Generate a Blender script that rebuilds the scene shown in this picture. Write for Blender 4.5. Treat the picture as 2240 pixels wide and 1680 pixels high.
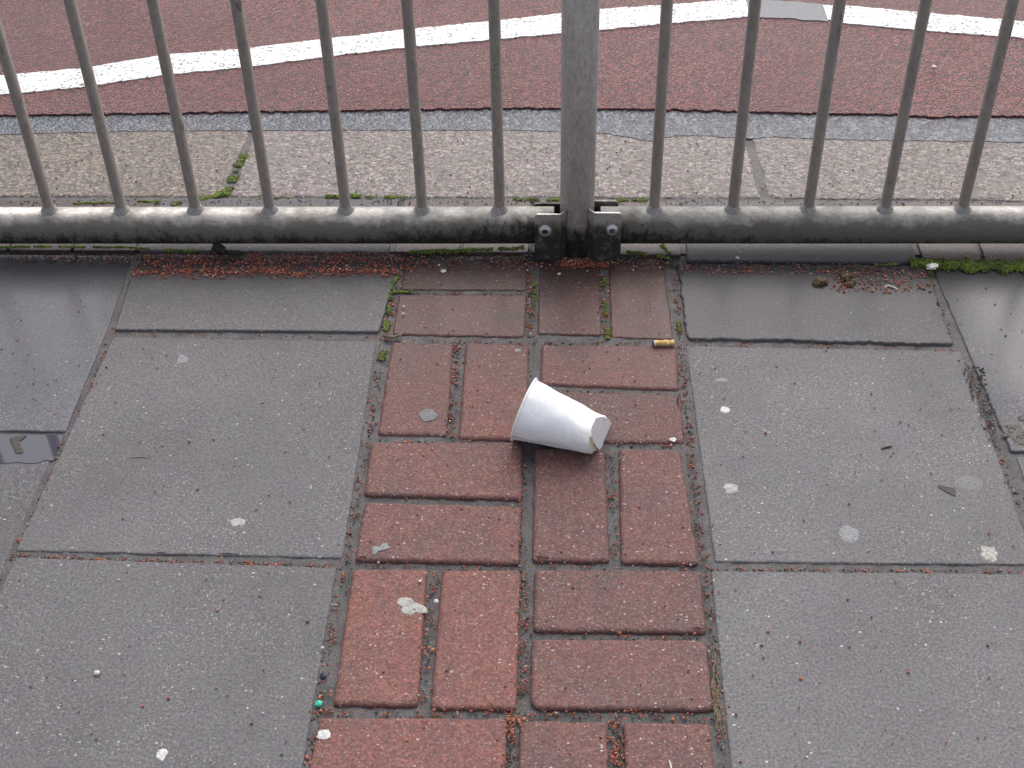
import bpy, bmesh, math, random
import numpy as np
from mathutils import Vector, Matrix, noise
random.seed(7); rng = np.random.default_rng(7)
S = bpy.context.scene
for o in list(bpy.data.objects): bpy.data.objects.remove(o)

# ---------------------------------------------------------------- camera
F_PX, TH, ROLL, YAW = 2886.0, 0.7101, -0.0231, -0.0509
CAM = Vector((0.0442, -1.0687, 1.2070))
fwd = Vector((math.sin(YAW)*math.cos(TH), math.cos(YAW)*math.cos(TH), -math.sin(TH)))
rgt = Vector((math.cos(YAW), -math.sin(YAW), 0)); upv = rgt.cross(fwd)
r_ = rgt*math.cos(ROLL) + upv*math.sin(ROLL); u_ = -rgt*math.sin(ROLL) + upv*math.cos(ROLL)
cd = bpy.data.cameras.new('camera'); cam = bpy.data.objects.new('camera', cd); S.collection.objects.link(cam)
cd.sensor_width = 36.0; cd.lens = F_PX/2240*36; cd.clip_start = 0.05; cd.clip_end = 500
m = Matrix((r_, u_, -fwd)).transposed().to_4x4(); m.translation = CAM
cam.matrix_world = m; S.camera = cam

# ---------------------------------------------------------------- sky, sun, exposure
SUN_EL, SUN_AZ = math.radians(52), math.radians(14)      # azimuth measured from +Y (towards the road) to +X
w = bpy.data.worlds.new('World'); S.world = w; w.use_nodes = True
nt = w.node_tree; bg = nt.nodes['Background']
sk = nt.nodes.new('ShaderNodeTexSky'); sk.sky_type = 'NISHITA'; sk.sun_disc = False
sk.sun_elevation = SUN_EL; sk.sun_rotation = SUN_AZ
sk.air_density = 1.0; sk.dust_density = 4.0; sk.ozone_density = 1.0
hs = nt.nodes.new('ShaderNodeHueSaturation'); hs.inputs['Saturation'].default_value = 0.50
nt.links.new(sk.outputs[0], hs.inputs['Color']); nt.links.new(hs.outputs[0], bg.inputs[0]); bg.inputs[1].default_value = 0.13
sd = bpy.data.lights.new('sun', 'SUN'); sd.energy = 1.05; sd.angle = math.radians(75); sd.color = (1, .97, .95)
so = bpy.data.objects.new('sun', sd); S.collection.objects.link(so)
sv = Vector((math.sin(SUN_AZ)*math.cos(SUN_EL), math.cos(SUN_AZ)*math.cos(SUN_EL), math.sin(SUN_EL)))
so.rotation_euler = sv.to_track_quat('Z', 'Y').to_euler(); so.location = (0, 3, 6)
S.view_settings.view_transform = 'Standard'; S.view_settings.look = 'None'; S.view_settings.gamma = 1
S.view_settings.use_curve_mapping = False; S.view_settings.exposure = 0.66

# ---------------------------------------------------------------- helpers
def G(x, y, z=0.0):
    """point of the plane at height z seen along photograph pixel x, y (2240 x 1680)"""
    d = r_*((x-1120)/F_PX) - u_*((y-840)/F_PX) + fwd
    t = (z-CAM.z)/d.z
    return CAM + d*t
def g2(x, y, z=0.0):
    p = G(x, y, z); return (p.x, p.y)
c4 = lambda x, y: g2(700+x/2.765, 500+y/2.765)
c7 = lambda x, y: g2(640+x/2.212, 1080+y/2.212)
def link(o): S.collection.objects.link(o); return o
def tag(o, label=None, cat=None, group=None, kind=None):
    if label: o['label'] = label
    if cat: o['category'] = cat
    if group: o['group'] = group
    if kind: o['kind'] = kind
    return o
def from_bm(name, bm, mat, parent=None, smooth=False, origin=None):
    me = bpy.data.meshes.new(name)
    if origin is not None: bmesh.ops.translate(bm, verts=bm.verts, vec=-Vector(origin))
    bmesh.ops.recalc_face_normals(bm, faces=bm.faces)
    bm.to_mesh(me); bm.free()
    if smooth:
        for p in me.polygons: p.use_smooth = True
    me.materials.append(mat)
    o = link(bpy.data.objects.new(name, me))
    if origin is not None: o.location = origin
    if parent is not None:
        o.parent = parent; o.matrix_parent_inverse = Matrix.Identity(4)
        if origin is not None: o.location = Vector(origin) - parent.matrix_world.translation if parent.parent is None else Vector(origin)
    return o
def empty(name, loc):
    o = link(bpy.data.objects.new(name, None)); o.location = loc; o.empty_display_size = .05
    o.matrix_world = Matrix.Translation(loc); return o
def n3(x, y, z=0.0): return noise.noise(Vector((x, y, z)))

# ---------------------------------------------------------------- materials
class NB:
    def __init__(s, name):
        s.m = bpy.data.materials.new(name); s.m.use_nodes = True; s.t = s.m.node_tree
        s.b = s.t.nodes['Principled BSDF']; s.geo = s.n('ShaderNodeNewGeometry'); s.pos = s.geo.outputs['Position']
    def n(s, typ, **k):
        x = s.t.nodes.new(typ)
        for a, v in k.items(): setattr(x, a, v)
        return x
    def L(s, a, b): s.t.links.new(a, b)
    def setin(s, sock, v):
        if hasattr(v, 'links') or isinstance(v, bpy.types.NodeSocket): s.L(v, sock)
        else:
            if isinstance(v, (tuple, list)) and len(v) == 3 and sock.type == 'RGBA': v = (*v, 1)
            sock.default_value = v
    def noise(s, scale, detail=3, rough=.55, stretch=None, off=None):
        x = s.n('ShaderNodeTexNoise'); v = s.pos
        if stretch or off:
            mp = s.n('ShaderNodeMapping'); s.L(s.pos, mp.inputs[0])
            if stretch: mp.inputs['Scale'].default_value = stretch
            if off: mp.inputs['Location'].default_value = off
            v = mp.outputs[0]
        s.L(v, x.inputs['Vector'])
        x.inputs['Scale'].default_value = scale; x.inputs['Detail'].default_value = detail; x.inputs['Roughness'].default_value = rough
        return x.outputs['Fac']
    def ramp(s, fac, stops, interp='LINEAR'):
        x = s.n('ShaderNodeValToRGB'); cr = x.color_ramp; cr.interpolation = interp
        while len(cr.elements) < len(stops): cr.elements.new(.5)
        for e, (p, c) in zip(cr.elements, stops):
            e.position = p; e.color = (*c, 1) if isinstance(c, tuple) else (c, c, c, 1)
        s.L(fac, x.inputs[0]); return x.outputs[0]
    def math(s, op, a, b=0.0, clamp=False):
        x = s.n('ShaderNodeMath', operation=op, use_clamp=clamp); s.setin(x.inputs[0], a); s.setin(x.inputs[1], b); return x.outputs[0]
    def mix(s, fac, a, b, mode='MIX'):
        x = s.n('ShaderNodeMix', data_type='RGBA', blend_type=mode)
        s.setin(x.inputs[0], fac); s.setin(x.inputs[6], a); s.setin(x.inputs[7], b); return x.outputs[2]
    def specks(s, scale, radius, keep, off=(0, 0, 0)):
        """0/1 mask of scattered grains: cells whose random value is above keep, radius in cell units"""
        mp = s.n('ShaderNodeMapping'); s.L(s.pos, mp.inputs[0]); mp.inputs['Location'].default_value = off; mp.inputs['Scale'].default_value = (.8, 1.15, 1)
        v = s.n('ShaderNodeTexVoronoi'); s.L(mp.outputs[0], v.inputs['Vector']); v.inputs['Scale'].default_value = scale
        sep = s.n('ShaderNodeSeparateColor'); s.L(v.outputs['Color'], sep.inputs[0])
        a = s.math('LESS_THAN', v.outputs['Distance'], radius)
        b = s.math('GREATER_THAN', sep.outputs[0], keep)
        return s.math('MULTIPLY', a, b), sep.outputs[1], v
    def cells(s, scale):
        v = s.n('ShaderNodeTexVoronoi'); s.L(s.pos, v.inputs['Vector']); v.inputs['Scale'].default_value = scale
        sep = s.n('ShaderNodeSeparateColor'); s.L(v.outputs['Color'], sep.inputs[0]); return sep.outputs, v.outputs['Distance']
    def bump(s, h, dist, strength=1.0, prev=None):
        x = s.n('ShaderNodeBump'); s.setin(x.inputs['Height'], h); x.inputs['Distance'].default_value = dist
        x.inputs['Strength'].default_value = strength
        if prev is not None: s.L(prev, x.inputs['Normal'])
        return x.outputs[0]
    def chroma(s, c, scale, amt):
        x = s.n('ShaderNodeTexNoise'); s.L(s.pos, x.inputs['Vector']); x.inputs['Scale'].default_value = scale; x.inputs['Detail'].default_value = 2
        k = s.mix(1, x.outputs['Color'], (2, 2, 2), 'MULTIPLY'); k = s.mix(amt, (1, 1, 1), k)
        return s.mix(1, c, k, 'MULTIPLY')
    def done(s, color, rough=.6, normal=None, metal=0.0, spec=.5):
        s.setin(s.b.inputs['Base Color'], color); s.setin(s.b.inputs['Roughness'], rough)
        s.setin(s.b.inputs['Metallic'], metal); s.setin(s.b.inputs['Specular IOR Level'], spec)
        if normal is not None: s.L(normal, s.b.inputs['Normal'])
        return s.m

def slab_material():
    s = NB('paving_concrete')
    big = s.noise(5, 4); mid = s.noise(40, 4); fine = s.noise(300, 3, .72)
    oi = s.n('ShaderNodeObjectInfo')
    c = s.mix(s.ramp(big, [(.35, 0.0), (.68, 1.0)]), (.116, .109, .111), (.164, .154, .156))
    c = s.mix(s.ramp(mid, [(.3, 0.0), (.75, 1.0)]), c, (.138, .130, .133))
    c = s.mix(1, c, s.ramp(oi.outputs['Random'], [(0, .88), (1, 1.12)]), 'MULTIPLY'); c = s.mix(1, c, oi.outputs['Color'], 'MULTIPLY')
    stn = s.ramp(s.noise(22, 5, .7, off=(8, 3, 1)), [(.60, 0.0), (.72, .45)]); c = s.mix(stn, c, (.085, .080, .080))
    c = s.mix(1, c, s.ramp(fine, [(.30, .55), (.5, 1.0), (.70, 1.50)]), 'MULTIPLY'); c = s.chroma(c, 240, .22); c = s.chroma(c, 14, .05)
    dark, _, _ = s.specks(260, .30, .80, (3, 1, 2)); c = s.mix(s.math('MULTIPLY', dark, .55), c, (.055, .052, .06))
    tanm, _, _ = s.specks(300, .30, .86, (9, 1, 5)); c = s.mix(s.math('MULTIPLY', tanm, .5), c, (.33, .27, .20))
    # exposed white grains, denser in worn areas
    w1, v1, _ = s.specks(420, .36, .72, (0, 0, 0))
    worn = s.ramp(s.noise(7, 3, .6, off=(4, 2, 0)), [(.42, .10), (.60, .85)])
    w1 = s.math('MULTIPLY', w1, worn)
    c = s.mix(s.math('MULTIPLY', w1, s.math('MULTIPLY', v1, .85)), c, (.56, .54, .52))
    w2, v2, _ = s.specks(210, .26, .965, (5, 5, 1)); c = s.mix(s.math('MULTIPLY', w2, s.math('MULTIPLY', v2, .9)), c, (.66, .64, .60))
    # damp patches: darker and smoother
    wet = s.ramp(s.noise(2.6, 3, .5, off=(.3, 7, 0)), [(.50, 0.0), (.64, 1.0)])
    sx = s.n('ShaderNodeSeparateXYZ'); s.L(s.pos, sx.inputs[0])
    # damp plus the rail's shade, painted darker towards the railing
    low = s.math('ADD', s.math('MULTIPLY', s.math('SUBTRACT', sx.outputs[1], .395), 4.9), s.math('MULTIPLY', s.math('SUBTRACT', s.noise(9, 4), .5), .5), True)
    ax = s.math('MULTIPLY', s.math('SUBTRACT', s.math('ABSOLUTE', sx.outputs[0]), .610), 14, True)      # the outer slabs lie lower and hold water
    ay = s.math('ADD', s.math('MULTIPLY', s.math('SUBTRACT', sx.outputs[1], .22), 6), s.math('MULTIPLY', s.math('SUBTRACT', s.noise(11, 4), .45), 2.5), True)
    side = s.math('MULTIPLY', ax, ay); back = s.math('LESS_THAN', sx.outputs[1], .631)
    low = s.math('MULTIPLY', low, back); damp_shade = s.math('MAXIMUM', low, s.math('MULTIPLY', side, .62))
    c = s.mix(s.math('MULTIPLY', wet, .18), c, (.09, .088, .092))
    c = s.mix(s.math('MULTIPLY', damp_shade, .86), c, (.026, .025, .028))
    rg = s.math('SUBTRACT', .62, s.math('MULTIPLY', damp_shade, .16))
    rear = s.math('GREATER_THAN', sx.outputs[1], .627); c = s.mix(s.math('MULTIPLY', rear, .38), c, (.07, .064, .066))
    s.setin(s.b.inputs['Coat Weight'], s.math('MAXIMUM', s.math('MULTIPLY', damp_shade, .25), s.math('MULTIPLY', side, .8))); s.b.inputs['Coat Roughness'].default_value = .24; s.b.inputs['Coat IOR'].default_value = 1.36
    b = s.bump(fine, .0007, .9); b = s.bump(mid, .002, .35, b)
    b = s.bump(s.noise(900, 2), .0004, .6, b)
    return s.done(c, rg, b, spec=.35)
def brick_material():
    s = NB('brick_paver_clay')
    big = s.noise(14, 4); mid = s.noise(70, 4); fine = s.noise(280, 3, .74); oi = s.n('ShaderNodeObjectInfo')
    c = s.mix(s.ramp(mid, [(.3, 0.0), (.7, 1.0)]), (.155, .070, .060), (.210, .092, .078))
    c = s.mix(s.ramp(big, [(.45, 0.0), (.75, .8)]), c, (.130, .078, .070))
    c = s.mix(1, c, s.ramp(oi.outputs['Random'], [(0, (.80, .86, .90)), (.5, (.98, .98, .98)), (1, (1.14, 1.02, .98))]), 'MULTIPLY')
    c = s.mix(1, c, s.ramp(fine, [(.30, .55), (.5, 1.0), (.70, 1.48)]), 'MULTIPLY'); c = s.chroma(c, 230, .28); c = s.chroma(c, 22, .08)
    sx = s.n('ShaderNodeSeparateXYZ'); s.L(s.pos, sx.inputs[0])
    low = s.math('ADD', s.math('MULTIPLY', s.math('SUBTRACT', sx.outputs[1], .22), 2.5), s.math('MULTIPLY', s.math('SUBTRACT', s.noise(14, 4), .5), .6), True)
    c = s.mix(s.math('MULTIPLY', low, .86), c, (.042, .027, .024)); vis = s.math('SUBTRACT', 1, s.math('MULTIPLY', low, .65))  # darkens towards the railing: dirt with the rail's shade painted in
    g1, _, _ = s.specks(210, .33, .80, (3, 1, 2)); c = s.mix(s.math('MULTIPLY', g1, .6), c, (.095, .080, .088))
    g2_, _, _ = s.specks(90, .30, .90, (1, 8, 2)); c = s.mix(s.math('MULTIPLY', g2_, .4), c, (.13, .105, .11))
    smear = s.ramp(s.noise(26, 6, .75, off=(6, 1, 3)), [(.60, 0.0), (.70, .55)]); c = s.mix(smear, c, (.095, .070, .068))
    w1, v1, _ = s.specks(430, .36, .74); w1 = s.math('MULTIPLY', w1, vis); c = s.mix(s.math('MULTIPLY', w1, s.math('MULTIPLY', v1, .75)), c, (.46, .36, .32))
    w2, v2, _ = s.specks(210, .25, .94, (5, 5, 1)); c = s.mix(s.math('MULTIPLY', s.math('MULTIPLY', w2, vis), .8), c, (.56, .48, .44))
    o1, _, _ = s.specks(260, .3, .93, (2, 2, 7)); c = s.mix(s.math('MULTIPLY', o1, .7), c, (.40, .16, .09))
    s.setin(s.b.inputs['Coat Weight'], s.math('MULTIPLY', low, .25)); s.b.inputs['Coat Roughness'].default_value = .22; s.b.inputs['Coat IOR'].default_value = 1.36
    b = s.bump(fine, .0010, 1.0); b = s.bump(mid, .002, .4, b); b = s.bump(s.math('MULTIPLY', g2_, -1), .001, .6, b)
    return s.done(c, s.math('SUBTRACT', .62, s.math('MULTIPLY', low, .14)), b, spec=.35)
def joint_material():
    s = NB('joint_mortar_dirt')
    a = s.noise(30, 4); f = s.noise(380, 3, .7)
    c = s.mix(s.ramp(a, [(.35, 0.0), (.65, 1.0)]), (.066, .062, .061), (.118, .112, .110))
    c = s.mix(1, c, s.ramp(f, [(.3, .45), (.7, 1.5)]), 'MULTIPLY')
    g, _, _ = s.specks(330, .32, .86, (1, 1, 1)); c = s.mix(s.math('MULTIPLY', g, .6), c, (.25, .08, .05)); c = s.chroma(c, 200, .3)
    return s.done(c, .58, s.bump(f, .0018, .9))
def red_road_material():
    s = NB('red_road_surfacing')
    col, dist = s.cells(300); big = s.noise(3, 3); f = s.noise(260, 3, .75)
    c = s.ramp(col[0], [(0, (.035, .026, .034)), (.25, (.085, .036, .042)), (.5, (.195, .054, .052)), (.8, (.310, .084, .068)), (1, (.42, .19, .16))])
    c = s.mix(s.ramp(big, [(.4, 0.0), (.7, .40)]), c, (.13, .062, .062)); c = s.mix(s.ramp(s.noise(1.7, 4, off=(3, 1, 0)), [(.52, 0.0), (.70, .4)]), c, (.085, .032, .036))
    c = s.mix(1, c, s.ramp(f, [(.3, .6), (.7, 1.3)]), 'MULTIPLY')
    gap = s.ramp(dist, [(.48, 0.0), (.70, .75)]); c = s.mix(gap, c, (.045, .030, .034))
    b = s.bump(s.math('SUBTRACT', 1, dist), .0028, .9); b = s.bump(f, .001, .6, b)
    wet = s.ramp(s.noise(4, 3, off=(2, 5, 1)), [(.4, .36), (.65, .50)])
    return s.done(c, wet, b, spec=.35)
def asphalt_material():
    s = NB('channel_asphalt')
    col, dist = s.cells(170); f = s.noise(240, 3, .7); big = s.noise(9, 3)
    c = s.ramp(col[1], [(0, (.040, .043, .052)), (.7, (.085, .092, .110)), (1, (.19, .20, .225))])
    c = s.mix(s.ramp(big, [(.55, 0.0), (.72, .35)]), c, (.11, .075, .075))
    b = s.bump(s.math('SUBTRACT', 1, dist), .003, .9); b = s.bump(f, .002, .7, b)
    return s.done(c, .38, b, spec=.6)
def granite_material():
    s = NB('granite_kerb')
    col, dist = s.cells(280); col2, d2 = s.cells(80); f = s.noise(150, 4, .75, stretch=(.55, 1, 1)); big = s.noise(3.5, 3)
    c = s.ramp(col[0], [(0, (.075, .068, .070)), (.25, (.125, .110, .106)), (.5, (.185, .162, .150)), (.78, (.245, .215, .195)), (.93, (.36, .335, .32))])
    c = s.mix(s.ramp(col2[1], [(.55, 0.0), (1, .5)]), c, (.23, .205, .20))
    c = s.mix(1, c, s.ramp(f, [(.34, .42), (.5, .98), (.66, 1.45)]), 'MULTIPLY'); c = s.chroma(c, 120, .3)
    oi = s.n('ShaderNodeObjectInfo'); c = s.mix(1, c, oi.outputs['Color'], 'MULTIPLY')
    c = s.mix(1, c, s.ramp(big, [(.35, (.98, .94, .88)), (.62, (1.02, .98, .99))]), 'MULTIPLY'); c = s.mix(s.ramp(s.noise(9, 4), [(.5, 0.0), (.7, .45)]), c, (.15, .13, .125))
    b = s.bump(s.math('SUBTRACT', 1, d2), .003, .5); b = s.bump(f, .0028, 1.0, b)
    return s.done(c, .5, b)
def paint_material():
    s = NB('white_road_paint')
    f = s.noise(330, 3, .7); m_ = s.noise(60, 4, .7, stretch=(.45, 1, 1))
    c = s.mix(s.ramp(m_, [(.3, 0.0), (.7, 1.0)]), (.62, .62, .60), (.78, .79, .78))
    pit, _, _ = s.specks(135, .36, .42, (2, 0, 1))
    sx = s.n('ShaderNodeSeparateXYZ'); s.L(s.pos, sx.inputs[0])
    wornm = s.ramp(s.noise(26, 4, .6, off=(1, 1, 0)), [(.36, 0.0), (.52, 1.0)])
    pit = s.math('MULTIPLY', pit, wornm)
    c = s.mix(s.math('MULTIPLY', pit, .85), c, (.10, .085, .085))
    chip = s.ramp(s.noise(48, 5, .7, stretch=(.6, 1, 1), off=(7, 0, 0)), [(.63, 0.0), (.655, 1.0)])
    c = s.mix(chip, c, (.16, .14, .13))
    b = s.bump(s.math('MULTIPLY', pit, -1), .002, .8); b = s.bump(f, .001, .8, b)
    return s.done(c, .5, b)
def metal_material(name, base, metal, rough, grime_h, streak=(1, 1, 1), dark=.5):
    s = NB(name)
    a = s.noise(13, 6, .72, stretch=streak); f = s.noise(210, 4, .75, stretch=streak)
    c = s.mix(s.ramp(a, [(.32, 0.0), (.68, 1.0)]), tuple(v*k for v, k in zip(base, (.80, .77, .74))), base)
    c = s.mix(1, c, s.ramp(f, [(.3, .70), (.7, 1.20)]), 'MULTIPLY')
    scr = s.ramp(s.noise(120, 3, .6, stretch=tuple(3.0 if v < 1 else 12 for v in streak) if False else (streak[0]*.35, 1, streak[2]*.35), off=(5, 1, 2)), [(.66, 0.0), (.70, .35)]); c = s.mix(scr, c, (.12, .10, .085))
    spots = s.ramp(s.noise(55, 4, .7, stretch=streak, off=(3, 3, 3)), [(.62, 0.0), (.70, 1.0)])
    c = s.mix(s.math('MULTIPLY', spots, dark), c, (.035, .030, .027))
    gr = s.math('MULTIPLY', spots, dark)
    if grime_h:
        sx = s.n('ShaderNodeSeparateXYZ'); s.L(s.pos, sx.inputs[0])
        # splash dirt: reaches up the tube, worst beside the post
        near = s.math('SUBTRACT', 1.0, s.math('MULTIPLY', s.math('ABSOLUTE', s.math('SUBTRACT', sx.outputs[0], .02)), 3.2), True)
        far_r = s.math('MULTIPLY', s.math('SUBTRACT', sx.outputs[0], .12), .030, True)
        hgt = s.math('MULTIPLY', s.math('SUBTRACT', s.math('SUBTRACT', s.math('ADD', grime_h, s.math('MULTIPLY', near, .022)), far_r), sx.outputs[2]), 60.0)
        brown = s.math('ADD', s.math('MULTIPLY', s.math('SUBTRACT', grime_h+.030, sx.outputs[2]), 60.0), s.math('MULTIPLY', s.math('SUBTRACT', s.noise(22, 5, .7), .5), 3.0), True)
        c = s.mix(s.math('MULTIPLY', brown, .82), c, (.085, .070, .056)); gr = s.math('MAXIMUM', gr, s.math('MULTIPLY', brown, .7))
        k = s.math('ADD', hgt, s.math('MULTIPLY', s.math('SUBTRACT', s.noise(44, 7, .85, stretch=(1.2, 1, .5)), .5), 8.0), True)
        grc = s.mix(s.ramp(s.noise(85, 5, .75, off=(2, 9, 4)), [(.50, 0.0), (.66, 1.0)]), (.012, .010, .009), (.105, .088, .072))
        c = s.mix(s.math('MULTIPLY', k, .93), c, grc); gr = s.math('MAXIMUM', gr, k)
    mt = s.math('SUBTRACT', metal, s.math('MULTIPLY', gr, metal), True)
    rg = s.math('ADD', rough, s.math('MULTIPLY', gr, .3), True)
    b = s.bump(f, .0006, .6)
    return s.done(c, rg, b, mt)
def plain(name, c, rough=.5, bscale=0, bdist=0, var=0, metal=0.0, spec=.5):
    s = NB(name); col = c
    if var:
        col = s.mix(s.ramp(s.noise(bscale or 100, 4), [(.3, 0.0), (.7, 1.0)]), tuple(v*(1-var) for v in c), tuple(min(1, v*(1+var)) for v in c))
    nrm = s.bump(s.noise(bscale, 4), bdist, .8) if bdist else None
    return s.done(col, rough, nrm, metal, spec)
def island(name, stops, rough=.6, spec=.5):
    s = NB(name); c = s.ramp(s.geo.outputs['Random Per Island'], stops, 'CONSTANT')
    c = s.mix(1, c, s.ramp(s.noise(900, 2), [(.3, .7), (.7, 1.25)]), 'MULTIPLY')
    return s.done(c, rough, None, 0, spec)
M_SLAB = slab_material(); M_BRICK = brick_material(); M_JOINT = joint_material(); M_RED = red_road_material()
M_ASPH = asphalt_material(); M_GRAN = granite_material(); M_PAINT = paint_material()
M_RAIL = metal_material('galvanised_rail', (.56, .535, .50), .33, .42, .0500, (.5, 1, 1), .30)
M_BAR = metal_material('galvanised_bar', (.190, .160, .137), .10, .52, 0, (1, 1, .35), .70)
M_POST = metal_material('galvanised_post', (.64, .615, .58), .12, .50, .034, (1, 1, .4), .4)
M_PLATE = metal_material('bracket_plate', (.52, .51, .49), .5, .40, .054, (1, 1, 1), .4)
M_BOLT = plain('bolt_steel', (.55, .54, .52), .35, 200, .0004, .3, .7)
M_WELD = plain('weld_bead', (.33, .305, .285), .55, 300, .001, .35, .35)

# ---------------------------------------------------------------- pieces with worn edges
def rounded(poly, radii, step=.006):
    n = len(poly); out = []
    if not isinstance(radii, (list, tuple)): radii = [radii]*n
    P = [Vector((p[0], p[1])) for p in poly]
    for i in range(n):
        a, b, c = P[i-1], P[i], P[(i+1) % n]; r = radii[i]
        d1 = (a-b).normalized(); d2 = (c-b).normalized()
        s0 = b+d1*r; s1 = b+d2*r; k = max(2, int(r*1.5/step))
        for j in range(k+1):
            t = j/k; out.append(s0*(1-t)**2 + b*2*t*(1-t) + s1*t*t)
    res = []
    for i in range(len(out)):
        a, b = out[i], out[(i+1) % len(out)]; L = (b-a).length
        if L < 1e-6: continue
        k = max(1, int(L/step))
        for j in range(k): res.append(a.lerp(b, j/k))
    return res
def area2(P): return sum(P[i-1].x*P[i].y - P[i].x*P[i-1].y for i in range(len(P)))
def block(name, poly, z, depth, mat, parent, chamfer=.003, rad=.006, jit=.0012, wear=.6, seed=0, step=.006, freq=60, tilt=(0, 0), seatz=0.0):
    """a paving piece: worn, rounded outline, chamfered arris, sides down to depth"""
    P = rounded(poly, rad, step)
    if area2(P) < 0: P.reverse()
    n = len(P); cx = sum(p.x for p in P)/n; cy = sum(p.y for p in P)/n
    nrm = []
    for i in range(n):
        t = (P[(i+1) % n]-P[i-1]).normalized(); nrm.append(Vector((-t.y, t.x)))   # inward
    out = []; inn = []
    for i in range(n):
        q = P[i]; j = n3(q.x*freq, q.y*freq, seed*3.7)*jit + n3(q.x*freq*3, q.y*freq*3, seed)*jit*.5
        out.append(q + nrm[i]*(j+jit*.6))
        wv = max(0, n3(q.x*freq*.8+9, q.y*freq*.8, seed*1.3))
        inn.append(q + nrm[i]*(j+jit*.6 + chamfer*(1+2.2*wear*wv)))
    bm = bmesh.new()
    def H(q): return z + tilt[0]*(q.x-cx) + tilt[1]*(q.y-cy)
    r0 = [bm.verts.new((q.x, q.y, H(q))) for q in inn]
    r1 = [bm.verts.new((*(a.lerp(b, .62)), H(a)-chamfer*.16)) for a, b in zip(inn, out)]
    r2 = [bm.verts.new((*(a.lerp(b, .95)), H(a)-chamfer*.60)) for a, b in zip(inn, out)]
    r3 = [bm.verts.new((*b, H(a)-chamfer*1.1)) for a, b in zip(inn, out)]
    r4 = [bm.verts.new((*b, z-depth)) for b in out]
    top = bm.faces.new(r0)
    for a, b in ((r0, r1), (r1, r2), (r2, r3), (r3, r4)):
        for i in range(n):
            f = bm.faces.new((a[i-1], a[i], b[i], b[i-1])); f.smooth = True
    bmesh.ops.triangulate(bm, faces=[top])
    return from_bm(name, bm, mat, parent, origin=(cx, cy, z-depth))
def rect(x0, x1, y0, y1): return [(x0, y0), (x1, y0), (x1, y1), (x0, y1)]
def sheet(name, near, far, z, depth, mat, parent=None, jit=.002, freq=45, step=.006, seed=0):
    """a laid layer between two polylines (near edge, far edge) with ragged edges and real thickness"""
    x0, x1 = max(near[0][0], far[0][0]), min(near[-1][0], far[-1][0]); k = max(2, int((x1-x0)/step))
    xs = np.linspace(x0, x1, k+1); yn = np.interp(xs, *zip(*near)); yf = np.interp(xs, *zip(*far))
    def jj(x, sgn): return jit*(n3(x*freq, seed, sgn)+.6*n3(x*freq*3, seed+5, sgn)+.5*n3(x*freq*7, seed+2, sgn))
    bm = bmesh.new(); cols = []
    for x, a, b in zip(xs, yn, yf):
        ya, yb = a+jj(x, 1.0), b+jj(x, 2.0)
        cols.append([bm.verts.new(p) for p in ((x, ya, z-depth), (x, ya, z), (x, yb, z), (x, yb, z-depth))])
    for a, b in zip(cols, cols[1:]):
        for q in range(3): bm.faces.new((a[q], b[q], b[q+1], a[q+1]))
    bm.faces.new(cols[0]); bm.faces.new(cols[-1])
    return from_bm(name, bm, mat, parent)

# ---------------------------------------------------------------- ground, pavement bed
def plane(name, x0, x1, y0, y1, z, mat, parent=None):
    bm = bmesh.new(); bm.faces.new([bm.verts.new(p) for p in ((x0, y0, z), (x1, y0, z), (x1, y1, z), (x0, y1, z))])
    return from_bm(name, bm, mat, parent)
ground = tag(plane('ground', -150, 150, -150, 150, -.08, M_ASPH), kind='structure')
pav = tag(plane('pavement', -6, 6, -5, 1.06, -.0075, M_JOINT), kind='structure')
# finely uneven joint filling where the camera is near, as part of the pavement
bm = bmesh.new(); NX, NY = 420, 250; X0, X1, Y0, Y1 = -1.25, 1.25, -.45, .70
vs = [[bm.verts.new((X0+(X1-X0)*i/NX, Y0+(Y1-Y0)*j/NY, 0)) for i in range(NX+1)] for j in range(NY+1)]
for row in vs:
    for v in row:
        x, y = v.co.x, v.co.y; t_ = min(1, max(0, (y-.05)/.40)); hi = .0030*t_
        if abs(x) > .215: hi = .0030+.0008*t_
        v.co.z = -.0052 + hi + .0012*n3(x*60, y*60) + .0010*n3(x*190, y*190, 3)
for j in range(NY):
    for i in range(NX):
        f = bm.faces.new((vs[j][i], vs[j][i+1], vs[j+1][i+1], vs[j+1][i])); f.smooth = True
jf = from_bm('joint_filling', bm, M_JOINT, pav)

plane('rear_joint_filling', -2, 2, .652, .797, .0010, M_JOINT, pav)

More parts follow.
